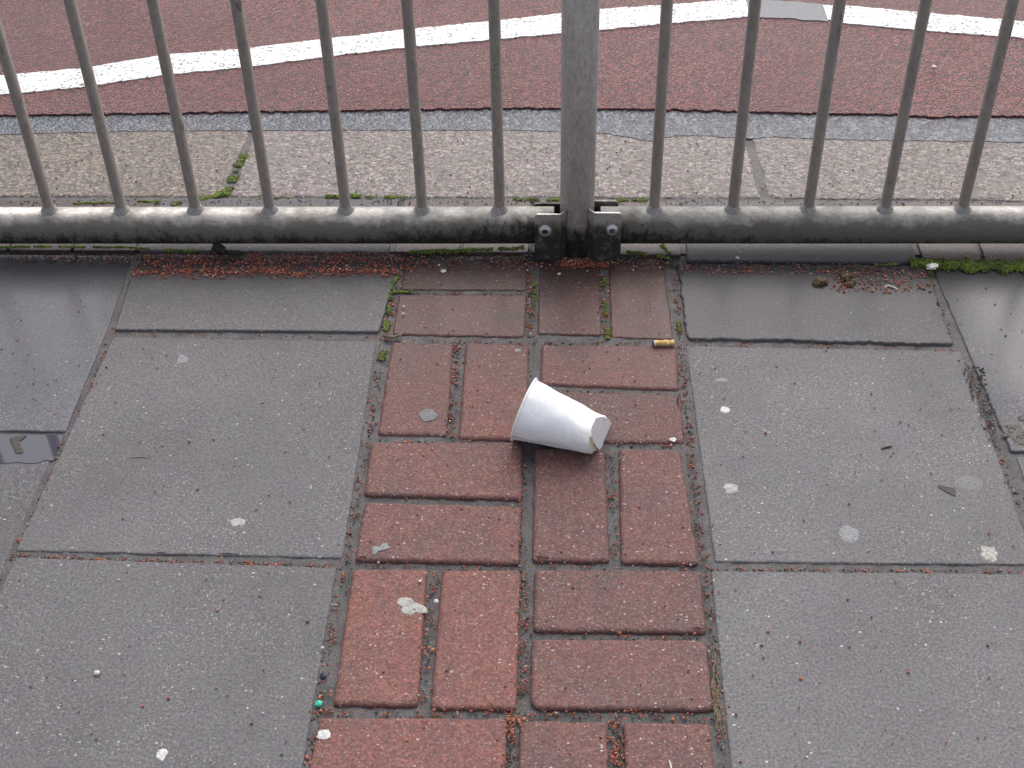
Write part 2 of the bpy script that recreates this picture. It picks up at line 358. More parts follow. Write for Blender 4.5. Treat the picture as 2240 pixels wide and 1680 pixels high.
# ---------------------------------------------------------------- brick pavers of the central band
DR = .008
def brick(poly, z=0.0, seed=0, **k):
    a = dict(chamfer=.0046, rad=.006, jit=.0012, wear=.45, step=.005, freq=70); a.update(k)
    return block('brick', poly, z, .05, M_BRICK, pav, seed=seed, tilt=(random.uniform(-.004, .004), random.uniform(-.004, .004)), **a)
row = [
 [c7(190,1022), c7(610,1028), c7(655,362), c7(290,362)],
 [c7(663,1040), c7(1087,1044), c7(1107,364), c7(722,366)],
 [c7(1160,664), c7(2008,674), c7(1977,368), c7(1168,362)],
 [c7(1148,1044), c7(2040,1050), c7(2007,702), c7(1153,702)],
 [c4(262,1612), c4(1227,1638), c4(1228,1292), c4(308,1288)],
 [c7(296,322), c7(1099,340), c7(1112,58), c7(350,38)],
 [c7(1155,326), c7(1537,330), c4(1727,1326), c4(1298,1326)],
 [c7(1586,334), c7(1970,342), c4(2183,1338), c4(1803,1328)],
 [c4(343,1243), c4(772,1254), c4(812,686), c4(428,682)],
 [c4(833,1270), c4(1255,1278), c4(1267,698), c4(878,686)],
 [c4(1328,944), c4(2178,978), c4(2163,702), c4(1335,697)],
 [c4(1308,1292), c4(2208,1294), c4(2188,994), c4(1325,976)],
 [c4(437,642), c4(1242,658), c4(1257,398), c4(473,396)],
 [c4(486,370), c4(1255,375), c4(1257,120), c4(518,120)],
 [c4(1313,638), c4(1702,648), c4(1690,120), c4(1325,120)],
 [c4(1756,658), c4(2143,672), c4(2070,120), c4(1740,120)],
]
for i, p in enumerate(row):
    k = {}
    if i == 3: k = dict(rad=[.016, .008, .016, .005])
    if i >= 12: k = dict(chamfer=.003, wear=.4)
    brick(p, z=(.0012 if i < 8 else (.0004 if i < 12 else 0)) + random.uniform(-.0006, .0006), seed=i, **k)
a, b = c7(130,1078), c7(1045,1083); brick([(a[0]-.004, a[1]-.094), (b[0], b[1]-.094), b, a], .001, 30)
a, b = c7(1097,1092), c7(1528,1098); brick([(a[0], a[1]-.200), (b[0], b[1]-.200), b, a], .001, 31)
a, b = c7(1597,1102), c7(2025,1108); brick([(a[0], a[1]-.200), (b[0], b[1]-.200), b, a], .001, 32)
brick(rect(-.205, -.006, -.425, -.335), .001, 33)
for k in range(3):                                   # carries on towards the viewer, outside the frame
    y1 = -.443 - .216*k
    L, R = ((-.207, -.008), (.008, .207)) if k % 2 == 0 else ((.008, .207), (-.207, -.008))
    brick([(L[0], y1-.2), (L[0]+.092, y1-.2), (L[0]+.092, y1), (L[0], y1)], 0, 40+k)
    brick([(L[0]+.108, y1-.2), (L[1], y1-.2), (L[1], y1), (L[0]+.108, y1)], 0, 50+k)
    brick([(R[0], y1-.092), (R[1], y1-.092), (R[1], y1), (R[0], y1)], 0, 60+k)
    brick([(R[0], y1-.2), (R[1], y1-.2), (R[1], y1-.108), (R[0], y1-.108)], 0, 70+k)

# ---------------------------------------------------------------- concrete slabs
def slab(poly, z=0.0, seed=0, **k):
    a = dict(chamfer=.0022, rad=.004, jit=.0010, wear=.5, step=.005, freq=50); a.update(k)
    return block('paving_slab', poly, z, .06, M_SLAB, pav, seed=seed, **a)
slab([(-.622,.4455),(-.227,.4455),(-.214,.640),(-.637,.641)], .0022, 1, tilt=(0,-.006))
slab([(-.630,.0085),(-.222,.0040),(-.229,.4270),(-.621,.4320)], 0, 2)
slab([(-.636,-.420),(-.224,-.420),(-.2270,-.0095),(-.6265,-.0010)], 0, 3)
LS = slab([(-1.04,.2235),(-.6295,.2235),(-.633,.450),(-.6420,.641),(-1.04,.641)], .0005, 4, tilt=(0,-.004))
slab([(-1.04,-.205),(-.637,-.205),(-.6345,.2175),(-1.04,.2175)], -.0012, 5)
slab([(-1.04,-.63),(-.641,-.63),(-.641,-.212),(-1.04,-.212)], 0, 6)
slab([(.2215,.4345),(.606,.4255),(.607,.622),(.2185,.622)], .0030, 7, jit=.0040, freq=75, wear=1.2, step=.003, rad=[.010,.005,.004,.004], tilt=(0,-.006))
slab([(.2295,.0075),(.614,.0105),(.6130,.4165),(.2205,.4225)], 0, 8)
slab([(.2235,-.42),(.614,-.42),(.614,-.0030),(.2235,-.0060)], 0, 9)
RS = slab([(.632,.2065),(1.04,.2065),(1.04,.624),(.6125,.624)], .0008, 10, tilt=(.0,-.004))
slab([(.636,-.215),(1.04,-.215),(1.04,.1995),(.636,.1995)], 0, 11)
slab([(.636,-.63),(1.04,-.63),(1.04,-.221),(.636,-.221)], 0, 12)
LS.color = (.88, .90, .98, 1); RS.color = (.86, .89, .98, 1)
sd_ = 20
for k in range(3):                                   # the same paving continues outside the frame
    for x0, x1 in ((-.63, -.224), (.2235, .614)):
        y1 = -.43 - .424*k; slab(rect(x0, x1, y1-.417, y1), 0, sd_, step=.02); sd_ += 1
for sx in (-1, 1):
    for c in range(3):
        xa = 1.048 + .424*c; x0, x1 = (xa, xa+.417) if sx > 0 else (-xa-.417, -xa)
        for k in range(4):
            y1 = .64 - .424*k - (.2 if c % 2 else 0)
            slab(rect(x0, x1, y1-.417, y1), 0, sd_, step=.02); sd_ += 1
# raised row behind the railing, up to the kerb
ZB = .004
def bslab(x0, x1, y0, y1=.800, seed=0): slab(rect(x0, x1, y0, y1), ZB, seed, jit=.0022, freq=40)
def bbrick(x0, x1, y0, y1=.800, seed=0): brick(rect(x0, x1, y0, y1), ZB, seed, chamfer=.0015, rad=.003)
bslab(-.636, -.232, .645, .802, 80); bslab(.236, .594, .626, .800, 81)
for k, (x0, x1, y0) in enumerate(((-.226, -.122, .646), (-.118, -.012, .647), (-.008, .098, .647), (.102, .2285, .643),
      (.602, .694, .625), (.698, .800, .623), (.804, .905, .622), (.909, 1.01, .621), (1.014, 1.12, .621))):
    bbrick(x0, x1, y0, .800, 90+k)
for k in range(9):
    bbrick(-.743-.104*k, -.642-.104*k, .645, .796, 110+k)
bslab(1.13, 1.54, .626, .79, 82)

# ---------------------------------------------------------------- kerb
kerb = tag(plane('kerb', -6, 6, .797, 1.06, .0008, M_JOINT), kind='structure')
def kstone(poly, seed, z=ZB-.001): return block('kerb_stone', poly, z, .15, M_GRAN, kerb, chamfer=.006, rad=.008, jit=.0030, wear=.8, seed=seed, step=.008, freq=28)
K1 = kstone([(-1.44,.800),(-.5330,.804),(-.5270,1.05),(-1.44,1.05)], 1)
K2 = kstone([(-.5250,.805),(.3735,.808),(.3650,1.05),(-.5190,1.05)], 2)
K3 = kstone([(.3800,.808),(1.30,.799),(1.30,1.05),(.3715,1.05)], 3)
K1.color = (.84, .78, .69, 1); K2.color = (.94, .90, .885, 1); K3.color = (.86, .84, .83, 1)
for k in range(3):
    kstone(rect(-2.36-.92*k, -1.45-.92*k, .80, 1.05), 10+k); kstone(rect(1.31+.92*k, 2.22+.92*k, .80, 1.05), 20+k)

# ---------------------------------------------------------------- road
road = tag(plane('road', -150, 150, 1.05, 60, -.012, M_ASPH), kind='structure')
ZA = ZB-.0001
kf = [(0,294),(152,290),(304,286),(560,285),(1120,284),(1250,289),(1330,292),(1390,303),(1424,309),(1450,302),(1480,296),(1550,297),(1640,303),(1677,299),(1850,305),(2050,308),(2240,311)]
near = [(-6, 1.0)] + [g2(x, y, ZA) for x, y in kf] + [(6, .99)]
sheet('asphalt_channel', near, [(-6, 1.17), (6, 1.17)], ZA, .02, M_ASPH, road, jit=.0035, freq=30, seed=1)
rd = [(0,251),(280,247),(557,243),(1120,235),(1450,238),(1753,246),(1960,249),(2045,255),(2130,252),(2240,253)]
near = [(-6, 1.09)] + [g2(x, y, ZA+.004) for x, y in rd] + [(6, 1.09)]
sheet('red_surfacing', near, [(-6, 9), (6, 9)], ZA+.004, .0045, M_RED, road, jit=.0045, freq=55, seed=2, step=.004)
ZW = ZA+.0062
tl = [(0,167),(30,164),(177,151),(354,122),(521,109),(709,87),(886,66),(1120,43),(1312,21),(1474,11),(1636,-3)]
blw = [(0,205),(187,187),(354,162),(557,142),(734,119),(911,99),(1120,80),(1310,63),(1469,48),(1640,34)]
A = [g2(x, y+2, ZW) for x, y in blw]; B = [g2(x, y-2, ZW) for x, y in tl]
A = [(A[0][0]-.9, A[0][1]-.20)] + A; B = [(B[0][0]-.9, B[0][1]-.20)] + B
sheet('white_line', A, B, ZW, .0024, M_PAINT, road, jit=.0040, freq=35, seed=3, step=.004)
tl = [(1800,12),(1869,15),(2006,28),(2183,43),(2240,48)]; blw = [(1795,37),(1849,48),(2006,63),(2240,81)]
A = [g2(x, y+2, ZW) for x, y in blw]; B = [g2(x, y-2, ZW) for x, y in tl]
A += [(A[-1][0]+.9, A[-1][1]-.17)]; B += [(B[-1][0]+.9, B[-1][1]-.17)]
sheet('white_line', A, B, ZW, .0024, M_PAINT, road, jit=.0040, freq=35, seed=4, step=.004)
A = [g2(x, y, ZW) for x, y in ((1630,36),(1700,38),(1812,46))]; B = [g2(x, y, ZW) for x, y in ((1630,-3),(1730,2),(1818,10))]
M_PATCH = plain('worn_bitumen', (.105, .108, .125), .4, 220, .002, .4)
sheet('worn_patch', A, B, ZW-.0006, .0018, M_PATCH, road, jit=.0040, freq=35, seed=6, step=.004)

# ---------------------------------------------------------------- guard railing
FX = lambda x: .6606 + .0107*x
def tube(bm, p0, p1, r, seg=24, rings=1, wob=0):
    p0, p1 = Vector(p0), Vector(p1); d = (p1-p0).normalized()
    u = d.orthogonal().normalized(); v = d.cross(u); prev = None
    for k in range(rings+1):
        c = p0.lerp(p1, k/rings)
        ring = [bm.verts.new(c + (u*math.cos(2*math.pi*i/seg)+v*math.sin(2*math.pi*i/seg))*r) for i in range(seg)]
        if prev:
            for i in range(seg):
                f = bm.faces.new((prev[i-1], prev[i], ring[i], ring[i-1])); f.smooth = True
        else: first = ring
        prev = ring
    bm.faces.new(first); bm.faces.new(prev)
PX = .0635
rail = tag(empty('guard_railing', (PX, FX(PX), 0)), 'grey galvanised pedestrian guard railing standing between pavement and kerb', 'railing')
ZR, RR = .0475, .0290
XL, XR = -.0005, 0  # tube ends at the post, set below
def rx(px):  # where the tube end is seen, on the railing plane
    d = r_*((px-1120)/F_PX) - u_*((470-840)/F_PX) + fwd
    t = (FX(0)-CAM.y)/(d.y-.0107*d.x); return (CAM+d*t).x
eL, eR = rx(1212), rx(1314)
def add(name, bm, mat, parent=rail, smooth=False, origin=None): return from_bm(name, bm, mat, parent, smooth, origin)
for x0, x1 in ((-2.35, eL), (eR, 2.4)):
    for z, nm in ((ZR, 'bottom_rail'), (1.02, 'top_rail')):
        bm = bmesh.new(); tube(bm, (x0, FX(x0), z), (x1, FX(x1), z), RR if z < .5 else .021, 40)
        add(nm, bm, M_RAIL, origin=(x0, FX(x0), z))
bm = bmesh.new(); tube(bm, (PX, FX(PX), -.05), (PX, FX(PX), 1.06), .0265, 40); post = add('post', bm, M_POST, origin=(PX, FX(PX), 0))
barx = [-.7638,-.6495,-.5328,-.4159,-.2965,-.1772,-.0566,.1827,.3037,.4195,.5371,.655]
ext = [-.7638-.1165*k for k in range(1, 13)] + [.655+.1165*k for k in range(1, 14)]
bmb = bmesh.new(); tube(bmb, (0, 0, 0), (0, 0, 1.02-ZR), .0085, 18)
meb = bpy.data.meshes.new('bar'); bmb.to_mesh(meb); bmb.free(); meb.materials.append(M_BAR)
def weld_mesh(seed):
    bm = bmesh.new(); n = 22; pr = None; rings = []
    for (rr, hh) in ((.0080, .0100), (.0100, .0058), (.0128, .0012), (.0150, -.0040)):
        ring = []
        for i in range(n):
            a = 2*math.pi*i/n; r = rr*(1+.16*n3(math.cos(a)*2.2, math.sin(a)*2.2, seed+hh*90)); x, y = r*math.cos(a), r*math.sin(a)
            z = hh + (math.sqrt(max(0, RR*RR-y*y))-RR) + .0012*n3(x*300, y*300, seed)
            ring.append(bm.verts.new((x, y, z)))
        rings.append(ring)
    for a, b in zip(rings, rings[1:]):
        for i in range(n):
            f = bm.faces.new((a[i-1], a[i], b[i], b[i-1])); f.smooth = True
    me = bpy.data.meshes.new('weld'); bm.to_mesh(me); bm.free(); me.materials.append(M_WELD); return me
welds = [weld_mesh(s) for s in range(4)]
for i, x in enumerate(barx+ext):
    o = link(bpy.data.objects.new('bar', meb)); o.parent = rail; o.location = (x-PX, FX(x)-FX(PX), ZR)
    o.rotation_euler = (0, 0, random.uniform(0, 6))
    wd = link(bpy.data.objects.new('weld', welds[i % 4])); wd.parent = o; wd.location = (0, 0, RR); wd.rotation_euler = (0, 0, -o.rotation_euler.z + (0 if i % 2 else math.pi))
# bracket plates: welded to front and back of the post, clamping the tube ends
def plate(x_out, y, z0, z1, th=.004):
    """flat strap with rounded outer corners whose inner end is cranked in to the post"""
    sg = 1 if x_out > PX else -1; sb = 1 if y > FX(PX) else -1; L = abs(x_out-PX); xin = .0170; kink = .0260; r = .006
    def Y(u): return y if u >= kink else y - sb*(kink-u)/(kink-xin)*.0120     # u: distance from the post's axis
    us = [xin, .0215, kink] + [kink+(L-r-kink)*i/4 for i in range(1, 5)] + [L-r+r*math.sin(a) for a in (.35, .7, 1.05, 1.3, 1.5708)]
    bm = bmesh.new(); cols = []
    for u in us:
        c_ = 0 if u <= L-r else r-math.sqrt(max(0, r*r-(u-(L-r))**2)); x = PX+sg*u
        col = []
        for dz in (z0+c_, z1-c_):
            for dy in (-th/2, th/2): col.append(bm.verts.new((x, Y(u)+dy, dz)))
        cols.append(col)
    for a, b in zip(cols, cols[1:]):
        for p, q in ((0, 1), (1, 3), (3, 2), (2, 0)): bm.faces.new((a[p], a[q], b[q], b[p]))
    for c_ in (cols[0], cols[-1]): bm.faces.new((c_[0], c_[1], c_[3], c_[2]))
    bmesh.ops.recalc_face_normals(bm, faces=bm.faces)
    bmesh.ops.bevel(bm, geom=[e for e in bm.edges if len(e.link_faces) == 2 and e.calc_face_angle(0) > .9], offset=.0005, segments=2, affect='EDGES')
    return add('bracket_plate', bm, M_PLATE, origin=(x_out, y, z0))
def ppt(px, py, yy):
    d = r_*((px-1120)/F_PX) - u_*((py-840)/F_PX) + fwd; t = (yy-CAM.y)/d.y; p = CAM+d*t; return p.x, p.z
YF, YBk = FX(PX)-.0325, FX(PX)+.0325
xl, zt = ppt(1169, 468, YF); xr, zt2 = ppt(1361, 465, YF)
pf = [plate(xl, YF, .003, zt), plate(xr, YF, .003, zt2)]
xl2, zb = ppt(1168, 444, YBk); xr2, zb2 = ppt(1353, 439, YBk)
plate(xl2, YBk, .006, zb); plate(xr2, YBk, .006, zb2)
def bolt(px, py, rad, plate_o):
    x, z = ppt(px, py, YF-.005); bm = bmesh.new(); n = 36; prev = None; y0 = YF-.0020
    prof = [(1.0, 0), (1.0, .0012), (.93, .0032), (.78, .0050), (.60, .0060), (.50, .0063)]
    for fr, h in prof:
        ring = [bm.verts.new((x+rad*fr*math.cos(2*math.pi*i/n), y0-h, z+rad*fr*math.sin(2*math.pi*i/n))) for i in range(n)]
        if prev:
            for i in range(n): bm.faces.new((prev[i-1], prev[i], ring[i], ring[i-1])).smooth = True
        prev = ring
    hexr = [bm.verts.new((x+rad*.44*c*math.cos(2*math.pi*i/n), y0-.0062, z+rad*.44*c*math.sin(2*math.pi*i/n))) for i in range(n) for c in [1/ max(.87, math.cos(((2*math.pi*i/n) % (math.pi/3))-math.pi/6))]]
    deep = [bm.verts.new((v.co.x, y0+.0030, v.co.z)) for v in hexr]
    for i in range(n):
        bm.faces.new((prev[i-1], prev[i], hexr[i], hexr[i-1])); bm.faces.new((hexr[i-1], hexr[i], deep[i], deep[i-1]))
    bm.faces.new(deep)
    add('bolt', bm, M_BOLT, origin=(x, y0, z))
bolt(1192, 506, .0105, pf[0]); bolt(1339, 504, .0100, pf[1])

# ---------------------------------------------------------------- paper cup, lying on its side
s = NB('paper_cup_card'); cn = s.noise(30, 3)
cc = s.mix(s.ramp(cn, [(.3, 0.0), (.7, 1.0)]), (.93, .93, .935), (.96, .96, .96))
smd = s.ramp(s.noise(180, 5, .75, off=(1, 2, 3)), [(.66, 0.0), (.72, .40)]); cc = s.mix(smd, cc, (.42, .40, .42))
M_CUP = s.done(cc, .42, s.bump(s.noise(60, 4, .6, stretch=(1.6, .6, 1)), .0022, .7), spec=.4)
s.b.inputs['Subsurface Weight'].default_value = .0
M_CARD = plain('raw_card_inside', (.72, .64, .48), .7, 60, .0005, .1)
CR, CB, CL = .0425, .0262, .1070        # mouth radius, base radius, length
pa = G(1115, 962, .003); pb = G(1293, 990, .003)
ang = math.atan2(pb.y-pa.y, pb.x-pa.x)
half = math.atan((CR-CB)/CL)
# local frame: +X from mouth to base, the lowest generatrix on z=0
ang = -.309; CUP_AT = Vector((-.016, .234, .0022))
cup = empty('paper_cup', CUP_AT); cup.rotation_euler = (0, 0, ang)
CUPI = (Matrix.Translation(CUP_AT) @ Matrix.Rotation(ang, 4, 'Z')).inverted()
tag(cup, 'crumpled white paper cup lying on its side on the brick paving, base torn loose', 'paper cup')
def cup_pt(t, a, r_off=0.0):
    """t 0 mouth..1 base along the axis, a angle round (0 = bottom)"""
    R = CR+(CB-CR)*t + r_off
    y = R*math.sin(a); zz = -R*math.cos(a); x = t*CL
    # crush: flatten top a little near the base, dent
    k = math.exp(-((t-.80)/.16)**2)*math.exp(-((a-math.pi*1.02)/.55)**2); zz -= .0060*k; kf_ = math.exp(-((a-math.pi*1.70)/.16)**2)*(1-.6*t); zz += .0016*kf_; y += .0020*kf_*(1 if y < 0 else 0)
    zz *= 1-.05*t; y *= 1+.05*t
    y += .0018*n3(t*4, math.cos(a)*1.5, math.sin(a)*1.5+4); zz += .0018*n3(t*4+7, math.cos(a)*1.5, math.sin(a)*1.5)
    z0 = zz + CR; x0 = x + .075*z0*max(0, 1-t)**1.5          # the mouth is pushed askew
    return Vector((x0*math.cos(half)+z0*math.sin(half), y, -x0*math.sin(half)+z0*math.cos(half)))
def shell(t0, t1, nt_, na, th=.0005, lift=0.0, gap=None):
    bm = bmesh.new(); O, I = [], []
    for i in range(nt_+1):
        O.append([]); I.append([])
        for j in range(na):
            a = 2*math.pi*j/na; t = t0+(t1-t0)*i/nt_
            if i == nt_: t += .010*n3(math.cos(a)*3, math.sin(a)*3, 5)
            O[-1].append(bm.verts.new(cup_pt(t, a, lift))); I[-1].append(bm.verts.new(cup_pt(t, a, lift-th)))
    for i in range(nt_):
        for j in range(na):
            if gap and gap(i/nt_, 2*math.pi*j/na): continue
            for Q, s_ in ((O, 1), (I, -1)):
                f = bm.faces.new((Q[i][j-1], Q[i][j], Q[i+1][j], Q[i+1][j-1])); f.smooth = True
    for Q0, Q1 in ((O[0], I[0]), (O[-1], I[-1])):
        for j in range(na):
            try: bm.faces.new((Q0[j-1], Q0[j], Q1[j], Q1[j-1]))
            except Exception: pass
    for v in [v for v in bm.verts if not v.link_faces]: bm.verts.remove(v)
    return bm
from_bm('cup_wall', shell(0, 1.0, 40, 96, gap=lambda t, a: t > .93 and .35 < a < .75 and False), M_CUP, cup)
# rolled rim
bm = bmesh.new(); na, nb = 96, 10; rg_ = []
for j in range(na):
    a = 2*math.pi*j/na; base = cup_pt(0, a); out = (cup_pt(0, a, .001)-base).normalized(); ax = (cup_pt(.1, a)-base).normalized()
    rg_.append([bm.verts.new(base + out*.0008 + (out*math.cos(2*math.pi*k/nb)+ax*math.sin(2*math.pi*k/nb))*.0017) for k in range(nb)])
for j in range(na):
    for k in range(nb):
        bm.faces.new((rg_[j-1][k-1], rg_[j][k-1], rg_[j][k], rg_[j-1][k])).smooth = True
from_bm('rim', bm, M_CUP, cup)
# lapped side seam, a strip 6 mm wide and a hair proud
bm = bmesh.new(); a0 = -math.pi*.36; P0 = []
for i in range(31):
    t = .02+.96*i/30; P0.append([bm.verts.new(cup_pt(t, a0+da, lf)) for da, lf in ((0, .0001), (.004, .0006), (.9, .0006), (.92, .0001))])
for i in range(30):
    for k in range(3): bm.faces.new((P0[i][k], P0[i][k+1], P0[i+1][k+1], P0[i+1][k])).smooth = True
from_bm('seam', bm, M_CUP, cup)
# base disc pushed out: an irregular card hanging from the upper edge, tilted outward
def disc(bm, outline, th, bend=.0):
    t_ = [bm.verts.new(p) for p in outline]; c0 = sum((Vector(p) for p in outline), Vector())/len(outline)
    nrm = (Vector(outline[0])-c0).cross(Vector(outline[len(outline)//3])-c0).normalized()*th
    b_ = [bm.verts.new(Vector(p)+nrm) for p in outline]; bm.faces.new(t_); bm.faces.new(list(reversed(b_)))
    for i in range(len(t_)): bm.faces.new((t_[i-1], t_[i], b_[i], b_[i-1]))
tip = cup_pt(1, 0); topb = cup_pt(1, math.pi); cb = (tip+topb)/2; axd = (cup_pt(1, 1)-cup_pt(.5, 1)); axd = Vector((math.cos(half), 0, -math.sin(half)))
upd = (topb-tip).normalized(); sid = Vector((0, 1, 0))
def bp(u, v, d): return cb + sid*u + upd*v + axd*d     # u: away from viewer(+) / towards(-), v up, d outward
def on_base(px, py, d):
    # the loose disc stands nearly square to the cup's axis, d outside the wall's end
    cw = CUPI.inverted() @ (cb + axd*d); nw = (CUPI.inverted().to_3x3() @ (axd + Vector((0, 0, .10)))).normalized()
    ray = r_*((px-1120)/F_PX) - u_*((py-840)/F_PX) + fwd; t = (cw-CAM).dot(nw)/ray.dot(nw); return CUPI @ (CAM+ray*t)
flap = [(1303,915),(1313,912),(1324,911.5),(1334,919),(1342,931.5),(1338,938),(1335,944),(1332,955),(1328,965),(1322,977),(1316,986.5),(1313,984),(1310,983.5),(1304,976),(1299,966),(1296,955),(1294,944),(1296,930)]
bm = bmesh.new(); disc(bm, [on_base(x, y, .004) for x, y in flap], .0006)
from_bm('torn_base', bm, M_CUP, cup)
# wall rim that used to hold the base: a short curl at the upper edge
bm = bmesh.new(); st = []
for i in range(14):
    a = math.pi*(.60+.30*i/13); st.append([bm.verts.new(cup_pt(.955, a, .0003)), bm.verts.new(cup_pt(1.00, a, .0006)), bm.verts.new(cup_pt(1.025+.012*math.sin(i*1.1), a, -.0004)), bm.verts.new(cup_pt(1.030, a, -.0016)), bm.verts.new(cup_pt(1.010, a, -.0026))])
for i in range(13):
    for k in range(4): bm.faces.new((st[i][k], st[i][k+1], st[i+1][k+1], st[i+1][k])).smooth = True
from_bm('curled_edge', bm, M_CUP, cup)
# raw inside ply showing in the tear at the near lower side
bm = bmesh.new(); ply = [on_base(x, y, .0016) for x, y in ((1290,955),(1296,953),(1300,965),(1306,978),(1305,986),(1299,986),(1295,988),(1289,984))]
disc(bm, ply, .0004); from_bm('inner_ply', bm, M_CARD, cup)

# ---------------------------------------------------------------- small litter
def pebble_mesh(name, mat, sx, sy, sz, seed, sub=2, rough=.25, freq=2.0):
    bm = bmesh.new(); bmesh.ops.create_icosphere(bm, subdivisions=sub, radius=1)
    for v in bm.verts:
        k = 1+rough*n3(*(v.co*freq)+Vector((seed, seed, 0)) if False else Vector((v.co.x*freq+seed, v.co.y*freq, v.co.z*freq)))
        v.co = Vector((v.co.x*sx, v.co.y*sy, v.co.z*sz))*k
    for f in bm.faces: f.smooth = sub > 1
    me = bpy.data.meshes.new(name); bm.to_mesh(me); bm.free(); me.materials.append(mat); return me
def put(name, me, px, py, z, label, cat, rot=0, group=None):
    o = link(bpy.data.objects.new(name, me)); p = G(px, py, z); o.location = p; o.rotation_euler = (0, 0, rot)
    return tag(o, label, cat, group)
# cigarette end: filter with scorched end
M_TAN = plain('cork_tipping_paper', (.62, .40, .13), .6, 150, .0004, .25); M_ASH = plain('scorched_tobacco', (.05, .035, .03), .9, 300, .0008, .4)
M_WPAP = plain('cigarette_paper', (.66, .60, .52), .7, 200, .0002, .1); M_FILT = plain('filter_fibre', (.55, .33, .14), .9, 300, .0006, .3)
pA, pB = G(1428, 752, .0042), G(1476, 750, .0042); dv = (pB-pA); Lb = dv.length
butt = empty('cigarette_end', (pA.x, pA.y, .0014)); butt.rotation_euler = (0, 0, math.atan2(dv.y, dv.x))
tag(butt, 'squashed tan cigarette end lying in the joint beside the right hand slab', 'cigarette end')
def btube(name, x0, x1, mat, squeeze=lambda t: 1, n=24, rings=14, r=.0040):
    bm = bmesh.new(); prev = None
    for k in range(rings+1):
        t = k/rings; x = x0+(x1-x0)*t; q = squeeze(x/Lb)
        ring = [bm.verts.new((x+.0004*math.sin(3*i), r*1.08*math.cos(2*math.pi*i/n)*(2-q)**.6 + .0007*n3(x*300, 1, i*.2), r + r*q*math.sin(2*math.pi*i/n)*.95+.0004*n3(x*400, i*.4, 2))) for i in range(n)]
        if prev:
            for i in range(n): bm.faces.new((prev[i-1], prev[i], ring[i], ring[i-1])).smooth = True
        else: bm.faces.new(ring)
        prev = ring
    bm.faces.new(prev); return from_bm(name, bm, mat, butt)
sq = lambda t: .95 - .34*math.exp(-((t-.70)/.05)**2) - .15*math.exp(-((t-.95)/.08)**2)
btube('paper', 0.0012, .0040, M_WPAP, sq, rings=2); btube('filter', .0040, Lb-.001, M_TAN, sq, rings=26); btube('burnt_end', -.0006, .0012, M_ASH, sq, rings=2, r=.0034)
btube('filter_face', Lb-.001, Lb-.0004, M_FILT, sq, rings=1, r=.0035)
# second, weathered cigarette end
def strip_tube(name, pts, r, mat, n=10, flat=1.0):
    bm = bmesh.new(); prev = None; N = len(pts)
    for k, p in enumerate(pts):
        p = Vector(p); d = (Vector(pts[min(N-1, k+1)])-Vector(pts[max(0, k-1)])).normalized(); u = d.cross(Vector((0, 0, 1))).normalized(); v = u.cross(d)
        rr = r*(.45 if k in (0, N-1) else 1)*(1+.25*n3(k*1.3, 2, 3))
        ring = [bm.verts.new(p+u*rr*math.cos(2*math.pi*i/n)+v*rr*flat*math.sin(2*math.pi*i/n)) for i in range(n)]
        if prev:
            for i in range(n): bm.faces.new((prev[i-1], prev[i], ring[i], ring[i-1])).smooth = True
        else: bm.faces.new(ring)
        prev = ring
    bm.faces.new(prev); me = bpy.data.meshes.new(name); bmesh.ops.recalc_face_normals(bm, faces=bm.faces)
    bm.to_mesh(me); bm.free(); me.materials.append(mat); return link(bpy.data.objects.new(name, me))
def pixline(pts, z=.002, zb=0.0):
    out = []
    for i, (x, y) in enumerate(pts):
        p = G(x, y, z); out.append((p.x, p.y, z + zb*math.sin(math.pi*i/(len(pts)-1))))
    return out
def item_line(name, pts, r, mat, label, cat, z=.002, zb=0.0, flat=1.0, group=None):
    o = strip_tube(name, pixline(pts, z, zb), r, mat, flat=flat)
    c = sum((v.co for v in o.data.vertices), Vector())/len(o.data.vertices); c.z = z-r
    o.data.transform(Matrix.Translation(-c)); o.location = c
    return tag(o, label, cat, group)
M_TWIG = plain('dead_twig_bark', (.22, .15, .11), .8, 200, .0006, .5); M_PALE = plain('bleached_stem', (.55, .50, .42), .7, 200, .0003, .2)
M_DARKTW = plain('dark_twig', (.06, .045, .045), .7, 200, .0003, .3); M_STRAW = plain('dry_straw', (.20, .155, .10), .8, 200, .0003, .3)
item_line('twig', [(838,735),(848,736),(856,738),(864,737),(872,734),(879,731)], .0024, M_TWIG, 'short curled brown twig lying at the foot of the mossy joint left of the bricks', 'twig', .0035)
item_line('twig', [(1933,634),(1938,627),(1943,626),(1950,628),(1958,631),(1966,634)], .0015, M_PALE, 'small pale bent twig on the right half slab near the railing', 'twig', .0035, .001)
item_line('twig', [(1928,982),(1935,979),(1944,977),(1953,976)], .0012, M_DARKTW, 'thin dark sliver of twig lying alone on the large right hand slab', 'twig', .0015)
item_line('straw', [(282,1002),(292,1000),(305,999),(318,1000),(331,1002)], .0007, M_STRAW, 'thin dry brown straw lying flat on the large left hand slab', 'straw', .001, flat=.5)
item_line('matchstick', [(1464,1663),(1466,1670),(1468,1679),(1469,1690)], .0013, M_PALE, 'pale matchstick on the nearest right hand brick at the bottom of the photo', 'matchstick', .003)
# dry fibres caught in the right joint, one tangle nobody could count
fb = bmesh.new()
for k in range(26):
    y0 = random.uniform(1405, 1560); x0 = 1556+(y0-1405)*.10+random.uniform(-7, 5); y1 = y0+random.uniform(25, 75); n = 7
    ps = [G(x0+(y1-y0)*.10*i/n+4*math.sin(i*.7+k), y0+(y1-y0)*i/n, -.001+.0012*random.random()) for i in range(n+1)]
    for a, b in zip(ps, ps[1:]): tube(fb, a, b, .00045, 5)
tag(from_bm('dry_fibres', fb, M_STRAW), 'tangle of dry straw fibres lodged in the joint right of the bricks', 'fibres', kind='stuff')

